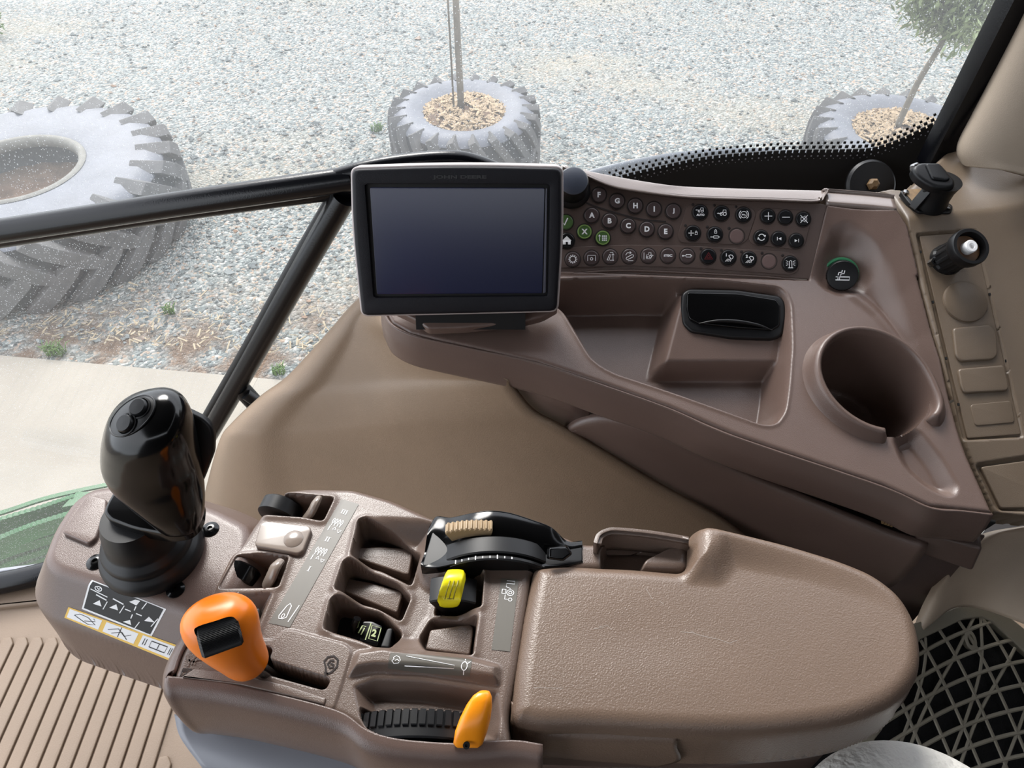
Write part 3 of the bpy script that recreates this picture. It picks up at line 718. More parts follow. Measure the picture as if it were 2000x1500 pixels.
bb = (min(p[0] for p in out_uv) - .006, max(p[0] for p in out_uv) + .006, min(p[1] for p in out_uv) - .006, max(p[1] for p in out_uv) + .006)
def deck_full(U, V):
    s = sdf(U, V, out_uv)
    front = (V < -.02)
    return deck_h(U, V) + np.where(front, rim(s, .0045, .004, .002), rim(s, .0008, .003, .001))
relief('deck', deck, bb, .0012, deck_full, lambda U, V: (np.hypot(U - CUP[0], V - CUP[1]) > CUPR + .0035) & (np.hypot(U - LIT[0], V - LIT[1]) > .0125),
       'plastic', con, snaps=[(out_uv, 0), (tray_uv, 0)], cut=(out_uv, .0018))
# ---- upright front fascia under the lip, and the storage lid
lip3 = [deck.pt(u, v, float(deck_h(np.array([u]), np.array([v]))[0]) - .004) for u, v in lip_uv][::-1]     # from left to right
LA, LB = deck.P(1000, 694), deck.P(1900, 1000)
fn_ = (LB - LA).cross(Vector((0, 0, 1))).normalized(); fn_ = fn_ if fn_.y < 0 else -fn_       # towards the driver
def UF(px, py, off=0):
    d = ray(px, py); q = LA + fn_ * off
    return EYE + d * ((q - EYE).dot(fn_) / d.dot(fn_))
rows = []
L3 = cat(lip3, 3)
for p in L3:
    p = Vector(tuple(p)); rows.append([p + Vector((0, .001, .002)), p + fn_ * .001 - Vector((0, 0, .005)), p + fn_ * .003 - Vector((0, 0, .015)), p + fn_ * .003 - Vector((0, 0, .030)), p + fn_ * .001 - Vector((0, 0, .039)), p - fn_ * .012 - Vector((0, 0, .041))])
patch('fascia', rows, 'plastic', con, n=4, k=3, solid=.003)
def swall(nm, px, m, dn, off, inn=.03):
    V = [UF(a, b, off) + Vector((0, 0, .02)) for a, b in px]; n = len(V)
    return mk(nm, V + [p - Vector((0, 0, dn)) - fn_ * inn for p in V], [(i, i + n, i + n + 1, i + 1) for i in range(n - 1)], m, con, solid=.003)
wt = [(757, 610), (765, 638), (850, 676), (985, 700), (1045, 720), (1110, 742), (1150, 762)]; wb = [(757, 640), (765, 656), (850, 695), (985, 735), (1045, 810), (1112, 843), (1150, 846)]
mk('side_wall', [UF(a, b, -.004) for a, b in wt] + [UF(a, b, -.004) for a, b in wb], [(i, i + 7, i + 8, i + 1) for i in range(6)], 'plastic', con, solid=.003)
swall('lid_gap_shade', ((1120, 795), (1440, 890), (1740, 1005), (1925, 1045)), 'blackmatte', .10, -.014)  # black sheet behind the slot; the gap's shade is its colour
swall('lower_body', ((1330, 905), (1440, 945), (1740, 1040), (1905, 1070)), 'plastic_panel', .70, -.035, .0)
lid_top = [(1106, 842), (1130, 826), (1170, 818), (1215, 824), (1265, 841), (1330, 872), (1440, 924), (1560, 974), (1660, 1015), (1740, 1047), (1808, 1070)]
rows = []
for a, b in lid_top:
    p = UF(a, b, -.001); w = float(np.interp(a, [1106, 1130, 1170, 1215, 1265, 1330, 1440], [.04, .24, .52, .78, .95, 1, 1]))
    rows.append([p - fn_ * .005, p - Vector((0, 0, .002)), p + fn_ * .001 * w - Vector((0, 0, .03 * w)), p - fn_ * .006 * w - Vector((0, 0, .075 * w)), p - fn_ * .022 * w - Vector((0, 0, .115 * w))])
patch('storage_lid', rows, 'plastic', con, n=6, k=4, solid=.004)
for a, b in ((1500, 916), (1735, 1014)):
    p = UF(a, b, -.006); mb = MB()
    for i in range(4): mb.add(*box(p + (LB - LA).normalized() * (i * .0028 - .004), (LB - LA).normalized() * .0011, fn_ * .004, Vector((0, 0, .005))))
    mb.build('hinge', 'rust', con)
a = UF(1850, 1072, -.004); mk('corner_bracket', *plate(Fr(a, 80, -23), [(-.028, -.018), (.03, -.018), (.026, .014), (-.03, .010)], -.02, .0, .003, .004), 'plastic_panel', con)
# slot between fascia and lid gets its shade from the black sheet
# ---- cup holder
mbv = []
SEG = 120; A0 = None
def ang_px(px, py):
    u, v = deck.uv(px, py); return math.atan2(v - CUP[1], u - CUP[0])
n0 = ang_px(1742, 862); n1 = ang_px(1815, 838)
rings = []
prof = [(.0155, -.004, 0), (.0115, 0, .0), (.0085, .0, .35), (.006, 0, .75), (.0035, 0, .97), (.0015, 0, 1.0), (-.0005, 0, .93), (-.002, -.002, .6), (-.003, -.012, 0), (-.005, -.035, 0), (-.0095, -.085, 0), (-.014, -.092, 0), (-.03, -.093, 0), (-.0495, -.093, 0)]
for dr, hb, kr in prof:
    ring = []
    for j in range(SEG):
        w = -math.pi + 2 * math.pi * j / SEG
        # notch for a mug handle
        mid = (n0 + n1) / 2; half = abs(n1 - n0) / 2
        k = float(ss(np.array((abs(w - mid) - half + .02) / .17)))
        rh = .021 * (.75 + .25 * math.cos(w - R(115)))
        h = hb + kr * rh * k - (1 - k) * (.012 + (.012 if dr < .004 else 0)) * (1 if hb > -.03 else 0)
        ex = 1 + .05 * math.cos(2 * (w - R(-40)))
        r = (CUPR + dr) * ex + (.006 * math.exp(-((w - n1 - .30) / .35) ** 2) if dr > -.01 else 0)
        ring.append(deck.pt(CUP[0] + r * math.cos(w), CUP[1] + r * math.sin(w), h))
    rings.append(ring)
v, f = loft(rings, False, True); f = [tuple(reversed(q)) for q in f]
mk('cup_holder', v, f, 'plastic', con, ang=60)
# ---- ashtray: black drawer face in the raised block of the tray
ash4 = [(1333, 562), (1532, 580), (1528, 660), (1337, 643)]
at = Fr(deck.spt(1430, 610, deck_h), 26, -4)
asht = thing('ashtray', 'glossy black flip ashtray set into the console tray', 'ashtray', at.o)
op = [(1345, 563), (1440, 565), (1524, 577), (1535, 590), (1536, 625), (1528, 655), (1510, 662), (1430, 660), (1350, 648), (1334, 632), (1330, 600), (1332, 572)]
v, f = pplate(at, op, -.02, .004, .003, .004); mk('surround', v, f, 'black', asht, ang=40)
ip = [(1342, 570), (1440, 572), (1516, 584), (1525, 596), (1524, 636), (1508, 645), (1440, 640), (1365, 632), (1346, 622), (1341, 600)]
v, f = pplate(at, ip, .002, .0062, .0016, .003); mk('lid', v, f, 'blackgloss', asht, ang=40)
v, f = tube([at.P(1365, 632, .006), at.P(1400, 627, .0082), at.P(1440, 628, .009), at.P(1480, 635, .0082), at.P(1508, 645, .006)], [.0006, .0016, .002, .0016, .0006], n=10)
mk('finger_lip', v, f, 'black', asht)
# ---- cigarette lighter
LP = deck.pt(LIT[0], LIT[1], float(deck_h(np.array([LIT[0]]), np.array([LIT[1]]))[0]))
ln = Vector((-.30, -.86, .60)).normalized()
lt_ = thing('lighter', 'round black pop out lighter in a green ring, with a cigarette symbol', 'lighter', LP)
v, f = lathe(LP, ln, [(.0185, -.006), (.0188, .001), (.0182, .0042), (.0165, .0046), (.0150, .003), (.0145, -.008)], 56, cap0=False); mk('ring', v, f, 'ringgreen', lt_, ang=40)
v, f = lathe(LP, ln, [(.0148, -.008), (.0148, .006), (.0138, .0068)], 56, cap0=False); mk('socket', v, f, 'chrome', lt_, ang=40)
v, f = lathe(LP, ln, [(.0125, .0), (.0125, .010), (.0150, .0115), (.0157, .013), (.0157, .0175), (.0150, .0188), (.013, .0192)], 72, cap0=False, fn=lambda w, i: 1 + (.03 if i in (3, 4) and int(w * 72 / 6.2832) % 2 else 0)); kb = mk('knob', v, f, 'black', lt_, ang=40)
kf = Fr(LP + ln * .0195, 0); kf.u = (Vector((1, 0, 0)) - ln * ln.x).normalized(); kf.n = ln; kf.v = ln.cross(kf.u)
mb = MB(); mp = lambda x, y: kf.pt(x * .008, y * .008, 0)
ribbon(mb, mp, [(-.8, -.55), (.85, -.55), (.85, -.15), (-.35, -.15), (-.35, -.55)], .13); ribbon(mb, mp, [(-.8, -.15), (-.55, -.15), (-.55, -.5)], .1)
ribbon(mb, mp, [(-.55, .1), (-.5, .4), (-.15, .45), (-.1, .7)], .12); ribbon(mb, mp, [(-.25, .05), (-.2, .25), (.15, .3), (.2, .65)], .12)
mb.build('symbol', 'white', kb, ang=0)

# ================================================================ SWITCH PANEL
sp_t = thing('switch_panel', 'brown switch panel carrying rows of round push buttons', 'control panel', pan.P(1340, 460))
pp = [(1060, 548), (1052, 330), (1100, 331), (1136, 343), (1192, 366), (1248, 377), (1332, 387), (1416, 391), (1500, 393), (1600, 397), (1616, 400), (1582, 546), (1500, 539), (1370, 532), (1230, 526), (1150, 529)]
v, f = pplate(pan, pp, -.012, 0, .0010, .0005); mk('face_plate', v, f, 'plastic_panel', sp_t, ang=40)
skirt = [[pan.P(a, b, -.0005), pan.P(a, b + 3, -.0045), pan.P(a, b + 9, -.004), pan.P(a, b + 18, -.014)] for a, b in ((1040, 534), (1100, 532), (1150, 529), (1230, 526), (1370, 532), (1500, 539), (1584, 548))]
patch('lower_step', skirt, 'plastic', sp_t, n=5, k=5, solid=.002)
def pad(px, h=.0009, r=.006, name='raised_pad', m='plastic_panel'):
    v, f = pplate(pan, px, -.002, h, .0006, r); return mk(name, v, f, m, sp_t, ang=40)
pad([(1343, 397), (1460, 400), (1478, 414), (1460, 470), (1445, 478), (1330, 474), (1323, 462)])
pad([(1490, 405), (1575, 411), (1586, 424), (1572, 480), (1558, 488), (1470, 478), (1462, 466), (1480, 412)])
pad([(1050, 485), (1230, 478), (1370, 481), (1540, 492), (1562, 502), (1560, 530), (1545, 537), (1370, 524), (1230, 519), (1050, 525)])
mb = MB()
ribbon(mb, lambda x, y: pan.pt(x, y, .0004), [pan.uv(a, b) for a, b in cat([(1115, 372, 0), (1145, 395, 0), (1190, 412, 0), (1250, 427, 0), (1300, 431, 0), (1325, 431, 0)], 5) for a, b in ((a, b),)] if False else [pan.uv(p[0], p[1]) for p in cat([(1112, 376, 0), (1145, 396, 0), (1190, 412, 0), (1250, 428, 0), (1300, 433, 0)], 5)], .0016)
mb.build('channel', 'groove', sp_t)
def sym(b, kind, px, py, rr, m='white', base=None):
    mb = MB(); q = rr
    cu, cv = pan.uv(px, py, .0)
    mp = lambda x, y: pan.pt(cu + x * q, cv + y * q, BH + .00012)
    w = .11
    Rb = lambda pts, ww=w, cl=False: ribbon(mb, mp, pts, ww, cl)
    if len(kind) == 1 and kind.isalpha(): text(mb, mp, kind, 0, 0, .74)
    elif kind == 'check': Rb([(-.45, -.02), (-.2, -.42), (.22, .5)], .16)
    elif kind == 'grid':
        Rb([(-.45, -.4), (-.45, .38)], .08); Rb([(-.58, .2), (-.45, .4), (-.32, .2)], .08)
        for i in range(3):
            for j in range(3): fill(mb, mp, [(-.12 + i * .24, -.42 + j * .27), (.06 + i * .24, -.42 + j * .27), (.06 + i * .24, -.23 + j * .27), (-.12 + i * .24, -.23 + j * .27)])
    elif kind == 'home': fill(mb, mp, [(-.5, -.5), (-.14, -.5), (-.14, -.15), (.14, -.15), (.14, -.5), (.5, -.5), (.5, .0), (.62, .0), (0, .6), (-.62, .0), (-.5, .0)])
    elif kind == 'gear':
        Rb(circ(0, 0, .4), .1, True)
        for i in range(12): a = R(30 * i); Rb([(.45 * math.cos(a), .45 * math.sin(a)), (.58 * math.cos(a), .58 * math.sin(a))], .12)
    elif kind == 'pto': Rb([(-.52, -.4), (-.52, .32), (.52, .32), (.52, -.4)], .08); Rb(circ(0, -.15, .17), .09, True)
    elif kind == 'lift': Rb([(-.45, -.45), (-.1, .3), (.08, .3), (-.2, -.5), (-.45, -.45)], .08); Rb([(-.05, -.5), (.45, -.5)], .08); Rb([(.35, -.45), (.35, .4)], .08); Rb([(.2, .2), (.35, .42), (.5, .2)], .07); Rb([(-.05, .55), (.35, .55)], .07)
    elif kind == 'shuttle': Rb([(-.45, -.35), (-.3, -.5), (.5, -.1), (.55, .15), (.35, .2), (-.4, -.2), (-.45, -.35)], .09); Rb([(-.5, .15), (-.3, .45), (.2, .45)], .09); Rb([(.05, .62), (.25, .44), (.05, .3)], .08); Rb([(-.15, -.62), (.5, -.62)], .08)
    elif kind == 'tractorarrows':
        Rb([(-.25, -.25), (-.25, .1), (0, .1), (.05, .4), (.35, .4), (.35, -.1)], .07); Rb(circ(.25, -.15, .16), .07, True); Rb(circ(-.2, -.22, .1), .06, True); Rb([(-.6, -.5), (-.6, .4)], .06); Rb([(.62, .0), (.45, .12), (.45, -.12), (.62, 0)], .06); Rb([(-.3, -.42), (.35, -.42)], .06)
    elif kind == 'iTEC': text(mb, mp, 'iTEC', 0, 0, .32, 1.15)
    elif kind == 'cyl': Rb([(-.2, -.17), (.45, -.17), (.45, .17), (-.2, .17)], .1, True); Rb([(-.65, 0), (-.2, 0)], .09); Rb(circ(-.62, 0, .08), .07, True); Rb([(.45, 0), (.6, 0)], .12)
    elif kind == 'auto': Rb([(-.3, .1), (-.25, .25), (0, .28), (.05, .55), (.35, .55), (.38, .1)], .08); Rb(circ(.22, .12, .13), .07, True); Rb(circ(-.17, .08, .09), .06, True); Rb([(-.6, .28), (-.3, .28)], .07); fill(mb, mp, [(-.66, .28), (-.5, .2), (-.5, .36)]); text(mb, mp, 'AUTO', 0, -.35, .3, 1.05)
    elif kind == 'trac': Rb([(-.3, -.1), (-.2, .05), (.1, .08), (.15, .42), (.5, .42), (.55, -.05)], .08); Rb(circ(.35, -.1, .2), .08, True); Rb(circ(-.1, -.15, .13), .08, True); Rb([(-.6, -.02), (-.3, -.02)], .08); fill(mb, mp, [(-.66, -.02), (-.45, -.12), (-.45, .08)])
    elif kind == 'brake': Rb(circ(0, 0, .42), .08, True); Rb(circ(0, 0, .62, 14, -50, 50), .09); Rb(circ(0, 0, .62, 14, 130, 230), .09); Rb([(-.15, .0), (.15, 0), (.2, -.1), (.1, -.2)], .08); fill(mb, mp, [(-.28, 0), (-.08, -.14), (-.08, .14)])
    elif kind in ('locks', 'cyllock'):
        ox, oy = (.38, 0) if kind == 'locks' else (.05, .35)
        Rb([(ox - .15, oy - .2), (ox + .15, oy - .2), (ox + .15, oy + .06), (ox - .15, oy + .06)], .07, True); Rb([(ox - .1, oy + .06), (ox - .1, oy + .2), (ox, oy + .28), (ox + .1, oy + .2), (ox + .1, oy + .06)], .06)
        if kind == 'locks':
            for dx, dy in ((0, 1), (0, -1), (1, 0), (-1, 0)):
                c = (-.28 + dx * .26, dy * .26); fill(mb, mp, [(c[0] + dx * .1, c[1] + dy * .1), (c[0] - dy * .1, c[1] + dx * .1), (c[0] + dy * .1, c[1] - dx * .1)][:: 1])
                Rb([(-.28 + dx * .06, dy * .06), (-.28 + dx * .22, dy * .22)], .07)
        else: Rb([(-.2, -.48), (.4, -.48), (.4, -.2), (-.2, -.2)], .1, True); Rb([(-.6, -.34), (-.2, -.34)], .08); Rb([(.4, -.34), (.55, -.34)], .1)
    elif kind == 'plus': Rb([(-.5, 0), (.5, 0)], .09); Rb([(0, -.5), (0, .5)], .09)
    elif kind == 'minus': Rb([(-.5, 0), (.5, 0)], .1)
    elif kind == 'mute': Rb([(-.4, -.2), (-.4, .2), (-.15, .2), (.15, .45), (.15, -.45), (-.15, -.2)], .09, True); Rb([(-.45, .5), (.5, -.5)], .09); Rb([(-.45, -.5), (.5, .5)], .09); Rb([(.3, .3), (.4, .0), (.3, -.3)], .07)
    elif kind == 'cycle':
        Rb(circ(0, 0, .42, 14, 20, 150), .12); Rb(circ(0, 0, .42, 14, 200, 330), .12); fill(mb, mp, [(.58, .3), (.2, .28), (.48, -.05)]); fill(mb, mp, [(-.58, -.3), (-.2, -.28), (-.48, .05)])
    elif kind == 'prev': fill(mb, mp, [(.3, -.2), (.3, .2), (-.1, 0)]); Rb([(-.25, -.2), (-.25, .2)], .09)
    elif kind == 'next': fill(mb, mp, [(-.3, -.2), (.1, 0), (-.3, .2)]); Rb([(.25, -.2), (.25, .2)], .09)
    elif kind == 'hazard': Rb([(-.52, -.35), (.52, -.35), (0, .5)], .1, True); Rb([(-.26, -.2), (.26, -.2), (0, .2)], .08, True)
    elif kind in ('lamp1', 'lamp2'):
        text(mb, mp, kind[-1], -.32, .35, .4); Rb([(.0, .22), (.2, .35), (.45, .3), (.58, .1), (.5, -.1), (.3, -.2), (.0, .22)], .1)
        for i in range(4): Rb([(-.12 + i * .14, -.15 - i * .03), (-.45 + i * .22, -.5)], .07)
    elif kind == 'beacon': Rb([(-.3, -.55), (.3, -.55)], .1); Rb([(-.17, -.5), (-.14, .3), (0, .42), (.14, .3), (.17, -.5)], .09); [Rb([(sx * .32, y), (sx * .58, y * 1.5)], .07) for sx in (-1, 1) for y in (-.15, .05, .25)]
    s = mb.build('symbol', m, b, ang=0)
    return s
BT = [('F', 1169.6, 381), ('G', 1205, 393), ('H', 1240.5, 402.5), ('I', 1277, 409), ('J', 1314.7, 413), ('A', 1155.6, 421), ('B', 1190.3, 432), ('C', 1226.5, 441.4), ('D', 1263, 448), ('E', 1299.5, 452.6),
      ('check', 1105, 434.4), ('X', 1141.3, 453), ('grid', 1177, 465), ('home', 1106.6, 471),
      ('gear', 1118.4, 506.7), ('pto', 1155, 504), ('lift', 1191.7, 501.6), ('shuttle', 1228.7, 500.8), ('tractorarrows', 1265.7, 499.7), ('iTEC', 1304, 499.7), ('cyl', 1341.8, 500.2),
      ('hazard', 1382.4, 501.6), ('lamp1', 1421.6, 503.9), ('lamp2', 1461.4, 506.7), ('blank', 1501.4, 510.6), ('beacon', 1542, 515.6),
      ('auto', 1366.5, 415.6), ('trac', 1408.5, 417.6), ('brake', 1451, 420.4), ('locks', 1352.5, 456.3), ('cyllock', 1395.3, 458.8), ('blank', 1438.4, 461.3),
      ('plus', 1498.6, 423.2), ('minus', 1533, 425.4), ('mute', 1567.8, 428.8), ('cycle', 1485.5, 464.4), ('prev', 1519.6, 467.2), ('next', 1554, 471)]
black_k = {'hazard', 'lamp1', 'lamp2', 'beacon', 'auto', 'trac', 'brake', 'locks', 'cyllock', 'plus', 'minus', 'mute', 'cycle', 'prev', 'next', 'home'}
for k, a, b in BT:
    green = k in ('check', 'X', 'grid'); blk = k in black_k; BH = .0032 if blk else (.0012 if k == 'blank' else .0022)
    rr = .0082 if blk else .0079
    if k in ('plus', 'minus', 'mute', 'cycle', 'prev', 'next'): rr = .0078
    c = pan.P(a, b, 0)
    v, f = lathe(c, pan.n, [(rr + .0011, 0), (rr + .0011, .0010), (rr + .0002, .0011), (rr, .0)], 40, cap0=False, cap1=False)
    m_ = 'btnblack' if blk else ('btnblank' if k == 'blank' else ('btngreen' if green else 'btnbrown'))
    nm = 'push_button' if k != 'blank' else 'blank_plug'
    dish = .0003 if k != 'blank' else 0
    v2, f2 = lathe(c, pan.n, [(rr - .0002, -.002), (rr - .0002, BH - .0008), (rr - .0009, BH - .0001), (rr - .0016, BH), (rr * .5, BH - dish * .6), (.0001, BH - dish)], 40, cap0=False)
    bo = mk(nm, v2, f2, m_, sp_t, ang=40); bo['label'] = {'btnblack': 'black round push button', 'btnblank': 'tan blank plug', 'btngreen': 'green round push button', 'btnbrown': 'brown round push button'}[m_]
    mk('surround', v, f, 'groove', bo, ang=40)
    if green and k != 'check':
        v, f = lathe(c + pan.n * BH, pan.n, [(rr * .93, -.0003), (rr * .93, .0002), (rr * .80, .0002), (rr * .80, -.0003)], 40, cap0=False, cap1=False); mk('ring', v, f, 'greenring', bo, ang=40)
    if k != 'blank': sym(bo, k, a, b, rr, m='red' if k == 'hazard' else 'white')
for a, b in ((1353, 400), (1394.6, 401.4), (1437, 404), (1338.7, 440.8), (1381, 443.6), (1423.6, 446), (1369, 486), (1408.5, 489), (1448, 492), (1488, 494.6), (1528, 499)):
    v, f = lathe(pan.P(a, b, .0004), pan.n, [(.0016, 0), (.0016, .0008), (.0011, .0011)], 14, cap0=False); mk('indicator_hole', v, f, 'groove', sp_t)
# rotary encoder knob, half hidden by the display
kc = pan.P(1116, 372, 0); kn = (pan.n + Vector((0, 0, .25))).normalized()
kt = thing('rotary_knob', 'black rotary knob with a polished flat top at the display corner', 'knob', kc)
v, f = lathe(kc, kn, [(.0205, 0), (.0200, .003), (.0165, .006), (.0160, .024), (.0148, .0262)], 64, cap0=False); mk('skirt', v, f, 'black', kt, ang=40)
v, f = lathe(kc, kn, [(.0148, .0262), (.0138, .0268), (.0001, .0268)], 64, cap0=False); mk('cap', v, f, mat('knob_cap', (70, 76, 90), .35), kt, ang=40)
# rolled ledge along the panel top, sky glare put into its paler colour
inn = [(1100, 331), (1136, 343), (1192, 366), (1248, 377), (1332, 387), (1416, 391), (1500, 393), (1590, 396), (1604, 390)]
outr = [(1100, 322), (1128, 328), (1222, 347), (1305, 360), (1360, 364), (1444, 367), (1520, 369), (1606, 371), (1610, 372)]
rows = []
for (a, b), (c_, d_) in zip(inn, outr):
    p0 = pan.P(a, b, -.002); p1 = pan.P(a, b - 1, .0035); zt = HC - p1.z - .0025
    u1 = UD(a, b - 4, zt); q = UD(c_, d_, zt)
    if q.y < u1.y + .006: q = u1 + Vector((0, .006, 0))
    rows.append([p0, p1, u1, u1.lerp(q, .5) + Vector((0, 0, .0006)), q - Vector((0, .002, 0)), q - Vector((0, 0, .002)), q + Vector((0, .004, -.012)), q + Vector((0, .008, -.06))])
patch('top_ledge', rows, 'ledge', sp_t, n=5, k=6, solid=.003)
rows = []
for a, b in ((1608, 372), (1650, 375), (1700, 379), (1745, 384)):
    s0 = deck.spt(a + 6, b + 26, deck_h, .0002); zt = HC - s0.z - .002; q = UD(a, b, zt); u1 = s0 + Vector((0, .003, .002))
    rows.append([s0 - Vector((0, 0, .003)), s0, u1, u1.lerp(q, .5), q - Vector((0, .002, 0)), q - Vector((0, 0, .002)), q + Vector((0, .006, -.06))])
patch('rear_ledge', rows, 'ledge', con, n=5, k=5, solid=.003)

# ================================================================ DISPLAY
# upright display leaning back 26 degrees; axes from its measured corners
ty, tz = (.62 - .558), (.49 - .3626)
dv = Vector((0, ty, tz)).normalized()
dis = Fr((0, .558, HC - .49), 0); dis.v = dv; dis.u = Vector((1, 0, 0)); dis.n = dis.u.cross(dis.v)
dt = thing('display', 'black touch screen display with thin silver rim standing on the console', 'display', dis.P(900, 470, 0))
OUT = [(685, 332), (790, 325), (895, 321), (1000, 322), (1098, 326), (1101, 440), (1100, 520), (1092, 608), (895, 615), (706, 619), (690, 470)]
outu = fillet(dis.poly([(683, 326), (890, 319), (1101, 324), (1101, 450), (1091, 611), (895, 616), (704, 620), (686, 450)]), [.008, .2, .008, .2, .008, .2, .008, .2], 8)
v, f = plate(dis, outu, -.022, -.002, .002, raw=True); mk('rim', v, f, 'silver', dt, ang=40)
if area2(outu) < 0: outu = outu[::-1]
bz = offs(outu, .0022)
scr = fillet(dis.poly([(714, 359), (1073, 360), (1069, 577), (731, 580)]), .003, 6)
if area2(scr) < 0: scr = scr[::-1]
def resample(P, n, c):
    out = []
    for k in range(n):
        a = 2 * math.pi * k / n; d = np.array((math.cos(a), math.sin(a))); best = None
        for i in range(len(P)):
            p = np.array(P[i - 1]) - c; q = np.array(P[i]) - c; e_ = q - p; den = d[0] * (-e_[1]) + e_[0] * d[1]
            if abs(den) < 1e-14: continue
            t_ = (p[0] * (-e_[1]) + e_[0] * p[1]) / den; s_ = (d[0] * p[1] - d[1] * p[0]) / den
            if t_ > 0 and -1e-9 <= s_ <= 1 + 1e-9 and (best is None or t_ > best): best = t_
        out.append(tuple(c + d * best))
    return out
cc_ = np.array(dis.uv(893, 470)); NN = 240
ob = resample(bz, NN, cc_); ib = resample(scr, NN, cc_)
sc2 = lambda P, k: [tuple(cc_ + (np.array(p) - cc_) * k) for p in P]
rings = [[dis.pt(*p, -.003) for p in ob], [dis.pt(*p, .0) for p in ob], [dis.pt(*p, .0018) for p in sc2(ob, .985)], [dis.pt(*p, .0022) for p in sc2(ob, .96)], [dis.pt(*p, .0020) for p in sc2(ib, 1.03)], [dis.pt(*p, .0016) for p in sc2(ib, 1.01)], [dis.pt(*p, -.0022) for p in ib]]
v, f = loft(rings, False, False); mk('bezel', v, f, 'bezel', dt, ang=50)
v, f = plate(dis, scr, -.006, -.0012, .0001, raw=True); mk('recess', v, f, 'blackmatte', dt)
glass = fillet(dis.poly([(722, 366), (1064, 367), (1059, 573), (736, 575)]), .002, 4)
v, f = plate(dis, glass, -.004, -.0006, .0003, raw=True); mk('screen', v, f, 'screen', dt)
v, f = plate(dis, dis.poly([(1066, 368), (1069, 368), (1066, 571), (1061, 573)]), -.004, -.0003, .0002, .0002); mk('screen_edge', v, f, mat('screen_edge_grey', (92, 92, 106), .4), dt)
mb = MB(); tc_ = dis.uv(898, 346)
text(mb, lambda x, y: dis.pt(tc_[0] + x, tc_[1] + y, .0026), 'JOHN DEERE', 0, 0, .0042, .050); mb.build('embossed_lettering', mat('emboss_dark', (12, 12, 15), .35), dt, ang=0)
bk = dis.pt(*dis.uv(893, 470), -.03); v, f = box(bk, dis.u * .075, dis.v * .045, dis.n * .014); mk('housing', v, f, 'black', dt, ang=30, bevel=.006)
# mounting shoe under the display
sh = [(752, 608), (800, 645), (830, 640), (1035, 640), (1090, 610)]
v, f = pplate(Fr((0, .6, HC - .5), 15), [(760, 600), (1092, 600), (1060, 618), (1020, 628), (905, 640), (835, 642), (818, 628)], -.0, .010, .003, .004); mk('mount_shoe', v, f, 'plastic', dt, ang=40)
v, f = box(dis.P(920, 616, -.016) , dis.u * .055, dis.v * .012, dis.n * .010); mk('mount_slot', v, f, 'blackmatte', dt)
# ================================================================ REAR CORNER: trim block, socket strip, pillar foot
q0 = deck.spt(1800, 560, deck_h)
strp = Fr(q0, 27)
def sp_h(U, V):
    vb = VB + (U - UB) * .10
    back = np.clip(V - vb, 0, 1)
    H = -math.tan(R(27)) * np.where(back > .01, back - .005, back * back / .02)
    s = sdf(U, V, chan_uv); H = H - .004 * ss(-s / .0025)
    s = sdf(U, V, blank_uv); H = H - .004 * ss(-s / .003)
    # pillar foot swelling up at the far right
    H = H + .05 * ss((U - UB - .075) / .10) * ss((V - vb + .03) / .08) * 1.0
    return H
UB, VB = strp.uv(1790, 432)
chan_uv = [(9, 9), (9.1, 9), (9, 9.1)]; blank_uv = chan_uv
chan_uv = fillet(strp.poly([(1788, 455), (1906, 446), (2002, 856), (1882, 862)]), .004, 5)
blank_uv = fillet(strp.poly([(1902, 905), (2060, 880), (2090, 1005), (1948, 1000)]), .006, 5)
seam2 = [(1700, 376), (1712, 372), (1742, 384), (1756, 405), (1772, 442), (1800, 562), (1840, 702), (1880, 862), (1893, 897), (1941, 1004)]
bo_ = [strp.suv(a + 2, b, sp_h) for a, b in seam2] + [strp.suv(2100, 1020, sp_h), (.50, -.10), (.50, .30), strp.suv(1880, 240, sp_h), strp.suv(1848, 300, sp_h), strp.suv(1775, 372, sp_h), strp.suv(1740, 368, sp_h)]
rc = thing('rear_trim', 'taupe moulded trim block behind the console carrying the socket strip', 'trim', q0)
bb = (min(p[0] for p in bo_) - .004, max(p[0] for p in bo_) + .004, min(p[1] for p in bo_) - .004, max(p[1] for p in bo_) + .004)
relief('body', strp, bb, .0015, lambda U, V: sp_h(U, V) + rim(sdf(U, V, bo_), .003, .03, .002), lambda U, V: sdf(U, V, bo_) < .0035, 'plastic_rear', rc, snaps=[(bo_, 0), (chan_uv, 0)], cut=(bo_, .0035))
ss_t = thing('socket_strip', 'long recessed taupe strip with blank covers and a knurled socket at its top', 'socket strip', strp.P(1890, 650, 0))
v, f = pplate(strp, [(1796, 461), (1902, 453), (1994, 848), (1890, 856)], -.006, -.0016, .0006, .002); mk('plate', v, f, 'plastic_rear', ss_t, ang=40)
v, f = lathe(strp.P(1884, 590, -.0018), strp.n, [(.0222, 0), (.0218, .0022), (.0200, .0032), (.001, .0034)], 60, rx=1.0, cap0=False); mk('round_blank', v, f, 'plastic_rear', ss_t, ang=30)
for i, (px, h) in enumerate((([(1862, 640), (1935, 633), (1947, 650), (1950, 693), (1940, 702), (1878, 706), (1868, 695)], .0), ([(1872, 720), (1962, 712), (1972, 755), (1968, 763), (1885, 768), (1878, 755)], .0))):
    v, f = pplate(strp, px, -.003, .0014, .0018, .004); mk('square_blank', v, f, 'plastic_rear', ss_t, ang=40)
v, f = pplate(strp, [(1895, 790), (1975, 782), (1983, 825), (1905, 832)], -.003, -.0006, .0008, .004); mk('square_blank', v, f, 'plastic_rear', ss_t, ang=40)
mb = MB()
for a, b in ((1798, 492), (1822, 590), (1848, 700), (1872, 790), (1933, 575), (1965, 705)): mb.add(*box(strp.P(a, b, -.001), strp.u * .0008, strp.v * .0013, strp.n * .0008))
mb.build('clip_hole', 'blackmatte', ss_t)
